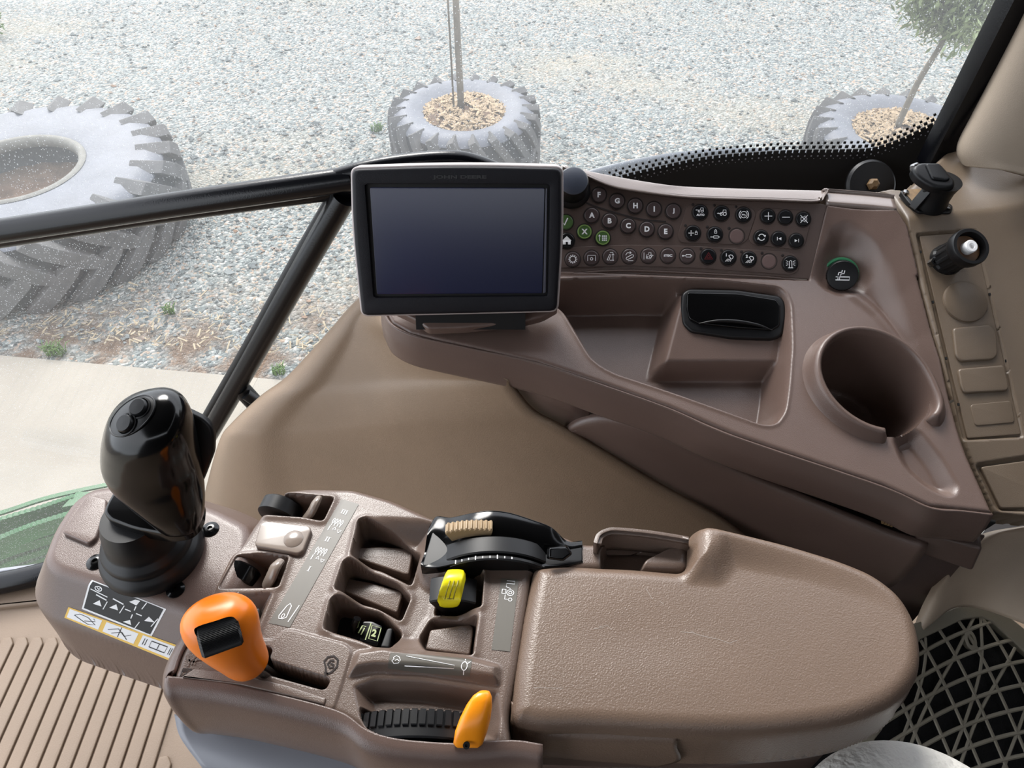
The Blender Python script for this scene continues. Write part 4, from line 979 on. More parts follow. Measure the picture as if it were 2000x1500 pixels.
v, f = pplate(strp, [(1916, 912), (2060, 892), (2085, 990), (1955, 993)], -.006, -.0005, .0012, .003); mk('blank_cover', v, f, 'plastic_rear', rc, ang=40)
# knurled black power connector
pc_ = strp.P(1848, 508, -.001); pn = (strp.P(1893, 483, .034) - pc_).normalized()
pt_ = thing('power_connector', 'knurled black round connector with white centre pin on the strip', 'connector', pc_)
v, f = lathe(pc_, pn, [(.0165, -.004), (.0165, .003), (.0148, .005), (.0150, .024), (.0182, .027), (.0190, .030), (.0190, .037), (.0182, .0385), (.0150, .0385), (.0146, .030), (.0001, .030)], 96, cap0=False, fn=lambda w, i: 1 + (.05 if 2 <= i <= 3 and int(w * 24 / 6.2832 * 1.0) % 2 else 0)); mk('body', v, f, 'black', pt_, ang=35)
v, f = lathe(pc_ + pn * .0302, pn, [(.0142, 0), (.0138, .0006), (.0062, .0008)], 40, cap0=False, cap1=True); mk('face', v, f, mat('oxide_brown', (120, 85, 55), .5), pt_)
v, f = lathe(pc_ + pn * .0305, pn, [(.0064, 0), (.0064, .008), (.0055, .009), (.0030, .009), (.0028, .005), (.0001, .005)], 32, cap0=False); mk('pin', v, f, 'white', pt_, ang=40)
v, f = lathe(pc_ + strp.u * -.016 + strp.v * -.004, pn, [(.0042, -.004), (.0042, .006), (.002, .0062), (.0016, .004)], 6, cap0=False); mk('screw', v, f, 'chrome', pt_, ang=30)
# ---- trailer socket with flip cover on the ledge
tb = strp.spt(1805, 402, sp_h)
ts = thing('trailer_socket', 'black rubber trailer socket with flip cover bolted to the ledge', 'socket', tb)
hz = Fr(tb + Vector((0, 0, .001)), 8)
v, f = pplate(hz, [(1758, 372), (1800, 368), (1840, 386), (1862, 402), (1858, 416), (1795, 414), (1775, 395)], -.002, .0035, .001, .003); mk('base_plate', v, f, 'black', ts, ang=40)
v, f = pplate(hz, [(1764, 370), (1800, 368), (1836, 385), (1855, 402), (1800, 403), (1782, 392)], .0035, .0045, .0004, .002); mk('gasket', v, f, 'rust', ts)
for a, b in ((1768, 378), (1850, 408), (1802, 407)):
    v, f = lathe(hz.P(a, b, .003), hz.n, [(.0032, 0), (.0032, .003), (.0015, .0036)], 6, cap0=False); mk('screw', v, f, 'chrome', ts, ang=30)
bt_ = hz.P(1818, 398, .004); tp = bt_ + Vector((0, -.004, .030))
v, f = lathe(bt_, (tp - bt_), [(.0155, -.004), (.0150, .004), (.0138, .008), (.0142, .020), (.0165, .030)], 40, rx=1.1, cap0=False); mk('barrel', v, f, 'rubber', ts, ang=50)
cf = Fr(tp + Vector((0, 0, .002)), 20, -8)
lid = [(1782, 326), (1795, 316), (1835, 316), (1842, 322), (1858, 340), (1868, 352), (1866, 364), (1850, 367), (1828, 366), (1808, 356), (1790, 343)]
v, f = pplate(cf, lid, -.004, .006, .004, .005, seg=6); mk('flip_cover', v, f, 'rubber', ts, ang=50)
v, f = pplate(cf, [(1808, 318), (1838, 320), (1858, 348), (1850, 352), (1822, 348)], .004, .0085, .002, .003, seg=5); mk('thumb_rib', v, f, 'rubber', ts, ang=50)
v, f = lathe(cf.P(1790, 326, -.001), Vector((-.8, -.6, .1)), [(.0045, 0), (.0045, .006), (.003, .0075)], 16, cap0=False); mk('hinge_pin', v, f, 'chrome', ts, ang=40)
v, f = box(hz.P(1800, 385, .014), Vector((.003, .002, 0)), Vector((0, .008, -.002)), Vector((.004, 0, .012))); mk('spring_arm', v, f, 'black', ts, bevel=.001)
# ---- pale cover, speaker grille and seat at the lower right
gp = Fr(UD(1880, 1330, .80), 18, 12)
rows = [[UD(1840, 1112, .72), UD(1870, 1102, .70), UD(1930, 1050, .69), UD(2000, 1030, .685), UD(2120, 1015, .68)], [UD(1800, 1185, .77), UD(1835, 1165, .745), UD(1905, 1120, .72), UD(2000, 1110, .71), UD(2120, 1110, .70)],
        [UD(1770, 1270, .80), UD(1818, 1220, .775), UD(1880, 1185, .765), UD(1990, 1215, .745), UD(2120, 1280, .73)]]
patch('wheel_arch_cover', rows, mat('pale_taupe_plastic', (206, 186, 164), .5, bump=900, bdist=.0003, var=.08, vscale=15), None, n=10, k=10, solid=.01); tag(bpy.data.objects['wheel_arch_cover'], 'scuffed pale taupe wheel arch cover at the lower right corner', 'cover')
gt_ = thing('speaker_grille', 'taupe lattice speaker grille over black foam at the lower right', 'speaker grille', gp.o)
fo = fillet(gp.poly([(1600, 1560), (1720, 1420), (1780, 1240), (1880, 1195), (1930, 1200), (2060, 1300), (2100, 1560)], -.008), .01)
v, f = plate(gp, fo, -.02, -.008, .001, raw=True); mk('speaker_foam', v, f, 'foam', gt_)
P1 = gp.poly([(1590, 1560), (1700, 1420), (1770, 1225), (1880, 1180), (1920, 1178), (1950, 1190), (2070, 1290), (2140, 1560)]); P2 = gp.poly([(1620, 1560), (1722, 1425), (1795, 1250), (1880, 1210), (1915, 1206), (1935, 1215), (2040, 1310), (2090, 1560)])
rings = [[gp.pt(*p, h) for p in P] for P, h in ((P1, -.008), (P1, .004), (P2, .002), (P2, -.008))]
v, f = loft(rings, False, False); mk('frame', v, f, 'lattice', gt_, ang=30, bevel=.0015)
mb = MB(); rr = random.Random(3)
polyg = P2
def clip_curve(pts, w):
    P = cat([(a, b, 0) for a, b in pts], 14); run = []
    U_ = np.array([gp.uv(p[0], p[1]) for p in P]); ins = sdf(U_[:, 0], U_[:, 1], polyg) < .002
    for p, k in zip(U_, ins):
        if k: run.append(gp.pt(p[0], p[1], 0))
        else:
            if len(run) > 2: mb.add(*tube(run, w, n=6, smooth=False, flat=.6))
            run = []
    if len(run) > 2: mb.add(*tube(run, w, n=6, smooth=False, flat=.6))
for i in range(8):                                  # fans of curved ribs crossing one another
    y = 1185 + i * 46
    clip_curve([(1640 + 0 * i, y + 190), (1800, y + 90), (1900, y + 42), (2000, y + 14), (2120, y + 2)], .0021)
for i in range(8):
    x = 1650 + i * 50
    clip_curve([(x, 1180), (x + 60, 1270), (x + 110, 1370), (x + 175, 1520)], .0021)
for i in range(6):
    x = 1690 + i * 55
    clip_curve([(x + 120, 1170), (x + 60, 1290), (x + 0, 1400), (x - 50, 1540)], .0017) if i % 2 == 0 else clip_curve([(x + 60, 1200), (x + 62, 1290), (x + 40, 1380), (x - 20, 1540)], .0017)
mb.build('lattice', 'lattice', gt_, ang=40)
v, f = lathe(gp.P(1895, 1250, .0), gp.n, [(.010, -.006), (.011, .001), (.006, .0015), (.005, -.004)], 24, rx=.6, cap0=False); mk('latch_hole', v, f, 'lattice', gt_, ang=40)
# dark seat side and floor behind the armrest
v, f = plate(Fr(UD(1500, 1300, .95), 0), [(-.30, -.45), (.5, -.45), (.5, .06), (-.30, .02)], -.3, 0, .02, .02); sb_ = (v, f)
st = thing('seat', 'off white woven fabric seat cushion peeking in at the bottom right', 'seat', UD(1800, 1600, .62))
mk('base', *sb_, 'black', st, ang=40)
ce = UD(1800, 1690, .63); rings = []
for k in range(15):
    w = math.pi / 2 * k / 14
    rings.append([ce + Vector((math.cos(a) * .092 * math.cos(w) ** .7, math.sin(a) * .085 * math.cos(w) ** .7, .03 * math.sin(w) - .0)) for a in [2 * math.pi * j / 64 for j in range(64)]])
rings.insert(0, [p - Vector((0, 0, .08)) for p in rings[0]])
v, f = loft(rings); mk('cushion', v, f, 'fabric', st, ang=60)
# ================================================================ CAB FLOOR
FZ = HC - 1.25
fp = [(-1.25, -1.1), (1.0, -1.1), (1.0, .74), (-.52, .74), (-.62, .66), (-1.25, .60)]
v, f = loft([[(x, y, z) for x, y in fp] for z in (FZ - .05, FZ)]); fl = mk('floor', v, f, 'floor', ang=30); struct(fl, 'ribbed taupe rubber floor mat')
mb = MB(); ff = Fr((0, 0, FZ), 0)
x = -1.16; i = 0
while x < -.36:
    y1 = .575 if x < -.80 else (.575 - (x + .80) * .20)
    if x > -.56: y1 = .40 - (x + .56) * 1.0
    w = .0112
    mb.add(*plate(ff, [(x - w, -.6), (x + w, -.6), (x + w, y1 - .012), (x + w * .2, y1), (x - w, y1 - .002)], 0, .0045, .002, .003)); x += .0258
ribs = mb.build('floor_ribs', 'floor', fl, ang=35)
v, f = plate(ff, [(-1.2, .592), (-.64, .66), (-.66, .70), (-1.25, .66)], -.02, .012, .006, .004); mk('floor_edge', v, f, 'floor', fl, ang=40)
# ================================================================ BEIGE SIDE TRIM (inner wheel arch)
def yz(px, py, Y): return UY(px, py, Y)
Lp = [(745, 560), (700, 604), (653, 655), (568, 740), (513, 780), (458, 831), (436, 862), (414, 938), (401, 1000), (385, 1110)]
Rp = [(790, 640), (765, 652), (850, 690), (985, 728), (1004, 752), (1045, 800), (1110, 836), (1280, 938), (1450, 1040), (1560, 1180)]
rows = []
for i, ((a, b), (c_, d_)) in enumerate(zip(Lp, Rp)):
    A = yz(a, b, .765); B = UF(c_, d_, .001 if 1 < i < 9 else -.004)
    row = [A + Vector((0, .012, -.02)), A]
    for k, (f_, bul) in enumerate(((.10, .024), (.2, .024), (.30, .004), (.5, -.016), (.75, -.014))):
        p = A.lerp(B, f_); 
        nrm = Vector((-.45, -.65, .6)).normalized()
        s_ = min(1, (B - A).length / .35)
        row.append(p + nrm * bul * s_ * 1.2)
    row.append(B); rows.append(row)
o = patch('wall_right', rows, 'vinyl', None, n=8, k=8, solid=-.006); struct(o, 'beige grained side trim sweeping down from the console')
mbx = MB(); rr = random.Random(8)
# ================================================================ LEVER CONSOLE
arm = Fr((0, .25, HC - .5), 0)
A_ = lambda px, h=0: arm.poly(px, h)
body = fillet(A_([(333, 1336), (350, 1282), (385, 1215), (412, 1153), (445, 1082), (470, 1062), (497, 1020), (530, 985), (556, 957), (600, 951), (690, 953), (765, 974), (850, 1012), (900, 1020), (1090, 1040), (1140, 1060), (1165, 1060), (1345, 1060), (1345, 1112), (1040, 1112), (1012, 1300), (992, 1400), (1000, 1462), (960, 1466), (900, 1468), (820, 1464), (760, 1456), (716, 1440), (685, 1416), (660, 1402), (560, 1376), (440, 1350)]), .006, 5)
valley = fillet(A_([(703, 1004), (860, 1012), (850, 1100), (925, 1108), (945, 1200), (925, 1285), (760, 1278), (632, 1242)]), .008)
pk = {}
pk['r1'] = ([(699, 1015), (715, 1009), (768, 1031), (795, 1049), (821, 1068), (800, 1128), (741, 1099), (683, 1085)], .034, .0035)
pk['r2'] = ([(669, 1097), (681, 1089), (733, 1105), (773, 1121), (801, 1148), (780, 1198), (730, 1172), (651, 1152)], .034, .0035)
pk['r3'] = ([(645, 1169), (659, 1161), (741, 1180), (784, 1220), (762, 1268), (733, 1266), (701, 1251), (629, 1229)], .036, .0035)
pk['pto'] = ([(843, 1186), (850, 1160), (868, 1125), (886, 1107), (947, 1113), (942, 1187)], .026, .003)
pk['r5'] = ([(812, 1232), (838, 1191), (935, 1199), (926, 1282), (828, 1270)], .024, .004)
pk['l1'] = ([(500, 1006), (530, 960), (655, 972), (632, 1020), (590, 1012)], .030, .004)
pk['l3'] = ([(425, 1152), (462, 1085), (520, 1080), (566, 1088), (545, 1148), (530, 1150)], .030, .004)
pk['l4'] = ([(385, 1245), (425, 1162), (536, 1157), (500, 1243)], .016, .012)
pk['slot'] = ([(499, 1313), (514, 1261), (530, 1264), (534, 1271), (527, 1289), (642, 1324), (646, 1332), (638, 1347), (629, 1349)], .03, .002)
pk['wheel'] = ([(686, 1338), (731, 1320), (825, 1324), (978, 1347), (984, 1400), (976, 1452), (895, 1458), (760, 1446), (708, 1420), (692, 1370)], .014, .012)
pk['well'] = ([(700, 1378), (905, 1394), (900, 1452), (770, 1444), (716, 1424), (702, 1400)], .02, .002)
PK = {k: (fillet(A_(p), .0035, 4), d, w) for k, (p, d, w) in pk.items()}
gate = fillet(A_([(341, 1323), (346, 1292), (372, 1240), (440, 1238), (505, 1247), (530, 1252), (545, 1241), (558, 1231), (573, 1231), (676, 1259), (688, 1272), (666, 1345), (652, 1386), (636, 1394), (601, 1388), (450, 1345)]), .004)
ridge = fillet(A_([(677, 1326), (694, 1272), (750, 1264), (920, 1284), (980, 1300), (978, 1342), (825, 1319), (731, 1315)]), .004)
flo = fillet(A_([(1172, 1075), (1190, 1050), (1322, 1064), (1262, 1094), (1255, 1112), (1172, 1112)]), .003)
pile = A_([(440, 1160), (700, 1260)])
def arm_h(U, V):
    H = -.015 * ss(-sdf(U, V, valley) / .020)
    H = H + .0012 * ss((-sdf(U, V, gate) + .0006) / .0012)
    H = H + .007 * ss((-sdf(U, V, ridge) + .001) / .007)
    for k, (P, d, w) in PK.items():
        s = sdf(U, V, P); tgt = -d
        if k in ('well',): H = H - d * ss(-s / w)
        else: H = H * (1 - ss(-s / w)) + tgt * ss(-s / w)
        if k[0] in 'rpl': H = H + np.where(s > -.001, .0012 * np.exp(-(s / .003) ** 2), 0)
    H = H - .014 * ss(-sdf(U, V, flo) / .003)
    # whole nose of the console dips a little towards the front
    return H
ac = thing('armrest_console', 'brown lever console on the armrest with finger pockets, label strips and thumb wheels', 'lever console', arm.P(680, 1200))
bb = (min(p[0] for p in body) - .004, max(p[0] for p in body) + .004, min(p[1] for p in body) - .004, max(p[1] for p in body) + .004)
relief('body', arm, bb, .0008, lambda U, V: arm_h(U, V) + rim(sdf(U, V, body), .006, .035, .0025), lambda U, V: sdf(U, V, body) < .0032, 'plastic_top', ac,
       snaps=[(body, 0)] + [(PK[k][0], 0) for k in PK], cut=(body, .0032))
fe = [(333, 1336), (360, 1339), (440, 1350), (560, 1376), (640, 1397), (680, 1413), (716, 1440), (760, 1456), (820, 1464), (900, 1468), (1000, 1462), (1060, 1470)]
rows = []
for a, b in fe:
    p = arm.P(a, b, -.004); rows.append([p + Vector((0, .004, .003)), p + Vector((0, -.002, .001)), p + Vector((0, -.006, -.006)), p + Vector((0, -.008, -.030)), p + Vector((0, -.006, -.065)), p + Vector((0, .010, -.11)), p + Vector((0, .03, -.16))])
r0 = [q + Vector((-.002 + .004 * 0, .002, 0)) for q in rows[0]]
left = []
for a, b in ((400, 1186), (386, 1213), (350, 1280), (337, 1316)):
    p = arm.P(a, b, -.004); left.append([p + Vector((.004, 0, .003)), p + Vector((-.001, 0, .001)), p + Vector((-.005, 0, -.006)), p + Vector((-.007, 0, -.030)), p + Vector((-.005, 0, -.065)), p + Vector((.008, 0, -.11)), p + Vector((.02, 0, -.16))])
patch('front_face', left + rows, 'plastic', ac, n=5, k=5, solid=.003)
# label strips with their prints
def strip(px4, prints, asp, nm='label_strip', hf=arm_h, rad=0):
    mp = quadmap(px4, arm, hf, .00035); mb = MB(); sheet(mb, mp, 0, 0, 1, 1, 10)
    o = mb.build(nm, 'strip', ac, ang=0)
    mp2 = quadmap(px4, arm, hf, .0006); mb = MB(); RASP[1] = asp; prints(mb, mp2); RASP[1] = 1.0; mb.build('print', 'white', o, ang=0)
    return o
def ps1(mb, mp):
    # strip runs from its top end (y = 1) to the arm symbol (y = 0); glyphs lie sideways as printed
    asp = 4.9
    m2 = lambda x, y: mp(x, y)
    def bars(cy, n):
        for k in range(n): ribbon(mb, m2, [(.40 + k * .12, cy - .016), (.40 + k * .12, cy + .016)], .05)
        ribbon(mb, m2, [(.33, cy - .018), (.45 + (n - 1) * .12 + .03, cy - .018)], .006); ribbon(mb, m2, [(.33, cy + .018), (.45 + (n - 1) * .12 + .03, cy + .018)], .006)
    bars(.905, 3); bars(.665, 2); bars(.42, 1)
    for cy in (.79, .545):
        for k in range(4): ribbon(mb, m2, circ(.25 + k * .15, cy + .025, .045, 8, ry=.022), .035, True); ribbon(mb, m2, [(.25 + k * .15, cy + .0), (.25 + k * .15, cy - .012)], .035)
        ribbon(mb, m2, [(.22, cy - .02), (.22, cy - .055)], .04); ribbon(mb, m2, [(.5, cy - .02), (.42, cy - .042), (.58, cy - .042), (.5, cy - .02)], .03); ribbon(mb, m2, [(.78, cy - .060), (.68, cy - .035), (.88, cy - .035), (.78, cy - .06)], .03)
    ribbon(mb, m2, [(.36, .135), (.26, .06), (.32, .042), (.50, .045), (.62, .06), (.56, .14), (.45, .155), (.36, .135)], .04, True); ribbon(mb, m2, circ(.44, .065, .06, 10, ry=.014), .03, True); ribbon(mb, m2, [(.88, .155), (.80, .035)], .04)
strip([(667, 975), (701, 985), (566, 1226), (525, 1217)], ps1, 7.2)
def ps2(mb, mp):
    ribbon(mb, mp, [(.35, .97), (.8, .97), (.8, .93), (.35, .93), (.35, .88), (.6, .86)], .045, False); ribbon(mb, mp, circ(.62, .80, .20, 14, ry=.042), .04, True); ribbon(mb, mp, circ(.62, .80, .09, 10, ry=.02), .04, True)
    ribbon(mb, mp, [(.15, .84), (.36, .84), (.36, .78), (.15, .78)], .05, True); ribbon(mb, mp, circ(.66, .70, .10, 12, ry=.022), .035, True); ribbon(mb, mp, [(.35, .76), (.35, .70), (.56, .70)], .04)
strip([(979, 1130), (1013, 1133), (996, 1273), (960, 1269)], ps2, 4.1)
def ps3(mb, mp):
    ribbon(mb, mp, [(.20, .82), (.80, .44), (.80, .26), (.20, .20)], .007, True)
    ribbon(mb, mp, [(.06, .55), (.04, .4), (.07, .25), (.12, .3), (.14, .5), (.12, .7), (.08, .8), (.05, .65)], .009, True); ribbon(mb, mp, [(.08, .45), (.10, .55), (.12, .45)], .009)
    ribbon(mb, mp, circ(.92, .45, .035, 12, ry=.24), .009, True); ribbon(mb, mp, [(.92, .69), (.92, .88)], .010); ribbon(mb, mp, [(.92, .21), (.92, .05)], .010); ribbon(mb, mp, [(.955, .6), (.985, .72)], .009)
strip([(763, 1275), (923, 1288), (918, 1322), (758, 1306)], ps3, .2)
# blank plates in the finger pockets
def blank(px, h, nm='blank_cover', m='plastic_top', th=.01, r=.002):
    v, f = pplate(arm, px, h - th, h, .0012, r); return mk(nm, v, f, m, ac, ang=40)
blank([(700, 1070), (745, 1067), (807, 1073), (806, 1082), (798, 1122), (789, 1121), (690, 1088)], -.020)
blank([(680, 1130), (722, 1137), (787, 1156), (785, 1165), (775, 1197), (700, 1166), (660, 1150)], -.021)
blank([(840, 1230), (918, 1219), (925, 1226), (917, 1279), (831, 1268)], -.014)
o = blank([(496, 1066), (508, 1022), (520, 1017), (604, 1027), (608, 1034), (592, 1075), (582, 1081)], .004, nm='rocker_cover', m='paddle', th=.012, r=.004)
v, f = lathe(arm.P(573, 1052, .0042), arm.n, [(.0075, 0), (.006, .0008), (.0001, .0011)], 24, cap0=False); mk('dimple', v, f, 'paddle', o)
# finger paddles and rollers in the left pockets
def paddle(pts, rad, nm='paddle', m='paddle'):
    v, f = tube([arm.P(a, b, h) for a, b, h in pts], rad, n=16, flat=.6); return mk(nm, v, f, m, ac)
paddle([(596, 1014, -.012), (608, 1000, -.002), (616, 984, .003), (622, 974, .002)], [.0045, .0055, .0055, .0045]); paddle([(520, 1144, -.012), (530, 1126, -.002), (538, 1108, .003), (548, 1096, .002)], [.0052, .006, .0058, .0045])
def disc(px, py, h, r, w, m='black', ax=(.93, .25, .1), nm='roller'):
    c = arm.P(px, py, h); a = Vector(ax).normalized(); v, f = lathe(c - a * w / 2, a, [(r * .9, 0), (r, w * .1), (r, w * .9), (r * .9, w)], 48); return mk(nm, v, f, m, ac, ang=40)
disc(548, 998, -.016, .017, .014, ax=(.25, .95, .1)); disc(470, 1124, -.014, .014, .014, m='blackgloss', ax=(.3, .93, .1)); 
blank([(470, 1250), (490, 1190), (508, 1186), (500, 1245)], -.002, nm='switch', m='black', th=.01)
# dark lever with position print in the lowest right pocket
bl = blank([(634, 1234), (668, 1170), (700, 1176), (742, 1186), (780, 1222), (764, 1264), (730, 1262)], -.030, nm='pocket_floor', m='blackmatte', th=.003)
lv = blank([(700, 1254), (708, 1212), (728, 1212), (748, 1222), (738, 1262)], -.018, nm='range_lever', m='blackgloss', th=.012)
mb = MB(); mp = quadmap([(704, 1210), (748, 1222), (738, 1256), (696, 1244)], arm, None, 0, -.0176)
text(mb, mp, '2', .72, .48, .42, .2, rot=0); ribbon(mb, mp, [(.55, .1), (.95, .1), (.95, .85), (.55, .85)], .04, True); ribbon(mb, mp, [(.42, .0), (.48, .95)], .05); ribbon(mb, mp, [(.05, .25), (.15, .7), (.3, .7)], .05); ribbon(mb, mp, [(.18, .2), (.26, .6)], .05)
mb.build('print', mat('pale_green_print', (200, 215, 150), .5), lv, ang=0)
v, f = tube([arm.P(692, 1232, -.022), arm.P(694, 1218, -.012), arm.P(698, 1208, -.008)], .0028, n=12); mk('stub', v, f, 'blackgloss', lv)
blank([(742, 1264), (756, 1226), (768, 1226), (760, 1266)], -.016, nm='lever_guide', m='rubber', th=.012)
# black plate that puts the gate slot's deep shade into colour
blank([(500, 1311), (515, 1262), (531, 1266), (527, 1290), (641, 1325), (643, 1334), (630, 1347)], -.018, nm='slot_shade_plate', m='blackmatte', th=.01, r=.001)
# moulded marks on the gate
mb = MB(); mp = quadmap([(346, 1270), (446, 1290), (420, 1345), (330, 1325)], arm, None, 0, .0016)
mq = lambda a, b: arm.P(a, b, .0017)
def mark(pts, w=.0013, cl=False):
    P = A_(pts, .0017); ribbon(mb, lambda x, y: arm.pt(x, y, .0018), P, w, cl)
mark([(352, 1322), (358, 1306), (374, 1307), (369, 1323)], .0009, True); mark([(357, 1311), (367, 1310), (364, 1316), (357, 1319), (367, 1320)], .0009)
mb.build('embossed_mark', 'groove', ac, ang=0); mb = MB()
mark([(482, 1336), (485, 1328), (501, 1330), (499, 1337)], .0012, True); mark([(489, 1334), (495, 1334), (495, 1331)], .001)
mb.build('embossed_mark', 'groove', ac, ang=0); mb = MB()
mark([(652, 1290), (645, 1290), (640, 1297), (644, 1304), (650, 1303), (652, 1298), (646, 1296)], .0012); mark([(636, 1302), (633, 1292), (640, 1283), (652, 1281), (660, 1288), (658, 1302), (648, 1312), (640, 1316), (636, 1310)], .0012, True); mark([(640, 1316), (633, 1313), (636, 1320)], .0011)
mb.build('embossed_mark', 'groove', ac, ang=0)
mb = MB()
mark([(367, 1300), (370, 1290), (364, 1282)], .0016); mark([(370, 1290), (380, 1284), (384, 1275)], .0018); mark([(374, 1296), (384, 1288), (396, 1287)], .0016); mark([(380, 1298), (378, 1290)], .0014)
mb.build('rabbit_mark', 'plastic_top', ac, ang=0)
v, f = pplate(arm, [(354, 1322), (380, 1305), (470, 1318), (560, 1338), (637, 1363), (633, 1375), (560, 1357), (470, 1337)], 0, .0028, .0009, .001); mk('chevron_ridge', v, f, 'plastic_top', ac, ang=40)
# small tray back wall
rows = [[arm.P(a, b + 38, -.012), arm.P(a, b + 6, .010), arm.P(a, b, .013), arm.P(a, b, .011) + Vector((0, .006, -.02)), arm.P(a, b, .011) + Vector((0, .010, -.05))] for a, b in ((1166, 1062), (1172, 1046), (1186, 1038), (1205, 1036), (1270, 1042), (1345, 1054))]
patch('tray_wall', rows, 'plastic_top', ac, n=5, k=5, solid=.003)
# ---- arc-shaped drums
def arcdrum(cx, cy, hc, Rr, y0, y1, a0, a1, n=60, ribs=0, amp=.0, ybev=.001):
    """cylinder lying along y, hub `hc` above the console plane; angles from straight up, in degrees"""
    P = []
    ys = [y0, y0 + ybev, y1 - ybev, y1]; rs = [Rr - ybev, Rr, Rr, Rr - ybev]; rings = []
    for y, r in zip(ys, rs):
        ring = [arm.pt(cx, y, hc)] if a1 - a0 < 359 else []
        for i in range(n + 1):
            a = R(a0 + (a1 - a0) * i / n); k = r + (amp if ribs and (i * ribs // n) % 2 else 0)
            ring.append(arm.pt(cx + k * math.sin(a), y, hc + k * math.cos(a)))
        rings.append(ring)
    v, f = loft(rings); return v, [tuple(reversed(q)) for q in f]
def vy(py, h, px=960): return arm.uv(px, py, h)[1]
dcx = arm.uv(962, 1060, .01)[0]
du = thing('position_control', 'glossy black arched dial unit with a tan thumbwheel beside the armrest pad', 'dial', arm.P(980, 1060, .01))
sec = []                                      # arched housing following the traced outline
topx = [(838, 1030, .0), (852, 1011, .001), (880, 1013, .004), (915, 1006, .013), (955, 1000, .017), (995, 1004, .016), (1040, 1018, .013), (1076, 1032, .010), (1108, 1058, .002), (1137, 1057, .001)]
botx = [(822, 1106, .0), (834, 1110, .0005), (857, 1110, .003), (895, 1102, .008), (935, 1096, .011), (985, 1095, .010), (1015, 1102, .006), (1040, 1112, .002), (1100, 1108, .0), (1138, 1100, .0)]
rows = []
for (a, b, h), (c_, d_, g) in zip(topx, botx):
    p, q = arm.P(a, b, h), arm.P(c_, d_, g); dn = Vector((0, 0, -.02 - h * .5))
    rows.append([p + dn + Vector((0, .002, 0)), p + Vector((0, .001, -.003)), p, p.lerp(q, .3) + Vector((0, 0, .001)), p.lerp(q, .62) - Vector((0, 0, .003)), q + Vector((0, .002, .001)), q + Vector((0, 0, -.002)), q + dn])
patch('housing', rows, 'blackgloss', du, n=5, k=6, solid=.0)
v, f = pplate(arm, [(824, 1106), (852, 1012), (884, 1016), (1075, 1032), (1105, 1058), (1137, 1057), (1138, 1097), (1040, 1110)], -.004, .0016, .001, .002); mk('base_plate', v, f, 'black', du, ang=40)
v, f = arcdrum(dcx + .001, 0, -.040, .0575, vy(1083, .014), vy(1048, .016), -38, 43); mk('dial_band', v, f, 'black', du, ang=40)
v, f = arcdrum(dcx - .012, 0, -.038, .0585, vy(1040, .017, 930), vy(1016, .02, 930), -24, 12, n=40, ribs=20, amp=.0014); mk('thumbwheel', v, f, 'tan', du, ang=30)
v, f = arcdrum(dcx + .001, 0, -.040, .0562, vy(1098, .012), vy(1086, .014), -36, 40); o = mk('scale', v, f, 'black', du, ang=40)
mb = MB(); ysc = vy(1092, .013)
for i in range(9):
    a = R(-30 + i * 5.5); c = arm.pt(dcx + .001 + .0563 * math.sin(a), ysc, -.040 + .0563 * math.cos(a)); mb.add(*box(c, (.0004, 0, 0), (0, .0016 if i % 3 == 0 else .0009, 0), (0, 0, .0001)))
mb.build('tick_mark', 'print', o)
v, f = loft([[arm.P(1068, 1068, .014), arm.P(1108, 1064, .010), arm.P(1120, 1082, .008), arm.P(1100, 1097, .008), arm.P(1066, 1092, .010)], [arm.P(1074, 1070, .020), arm.P(1106, 1067, .015), arm.P(1116, 1082, .012), arm.P(1100, 1094, .013), arm.P(1072, 1090, .016)]][::-1]); mk('lever_stop', v, f, 'blackgloss', du, bevel=.0015)
# ---- yellow lever
yl = thing('yellow_lever', 'bright yellow ribbed switch lever standing in its console pocket', 'lever', arm.P(880, 1160, -.01))
rings = []
for a, b, h, w, d_ in ((876, 1178, -.006, .0075, .004), (877, 1172, .002, .0082, .0055), (880, 1160, .007, .0082, .006), (884, 1145, .010, .0080, .006), (888, 1131, .009, .0078, .0055), (890, 1121, .005, .0070, .004)):
    c = arm.P(a, b, h); rings.append([c + Vector((w * (abs(math.cos(t_)) ** .6) * (1 if math.cos(t_) > 0 else -1) * (1 + .04 * math.cos(8 * t_)), d_ * .4 * math.sin(t_), d_ * (abs(math.sin(t_)) ** .7) * (1 if math.sin(t_) > 0 else -1))) for t_ in [2 * math.pi * j / 32 for j in range(32)]])
v, f = loft(rings); mk('grip', v, f, 'yellow', yl, ang=60)
mb = MB()
for dx in (-.0030, 0, .0030): mb.add(*tube([arm.P(877, 1170, .0085) + Vector((dx, 0, 0)), arm.P(880, 1158, .0133) + Vector((dx, 0, 0)), arm.P(884, 1145, .0160) + Vector((dx, 0, 0)), arm.P(887, 1134, .0150) + Vector((dx, 0, 0))], .0005, n=6))
mb.build('grip_line', mat('yellow_crease', (150, 140, 15), .5), yl)
v, f = arcdrum(arm.uv(884, 1150, -.02)[0], 0, -.032, .034, vy(1182, -.006, 880), vy(1126, .0, 880), -26, 34); mk('base', v, f, 'black', yl, ang=40)
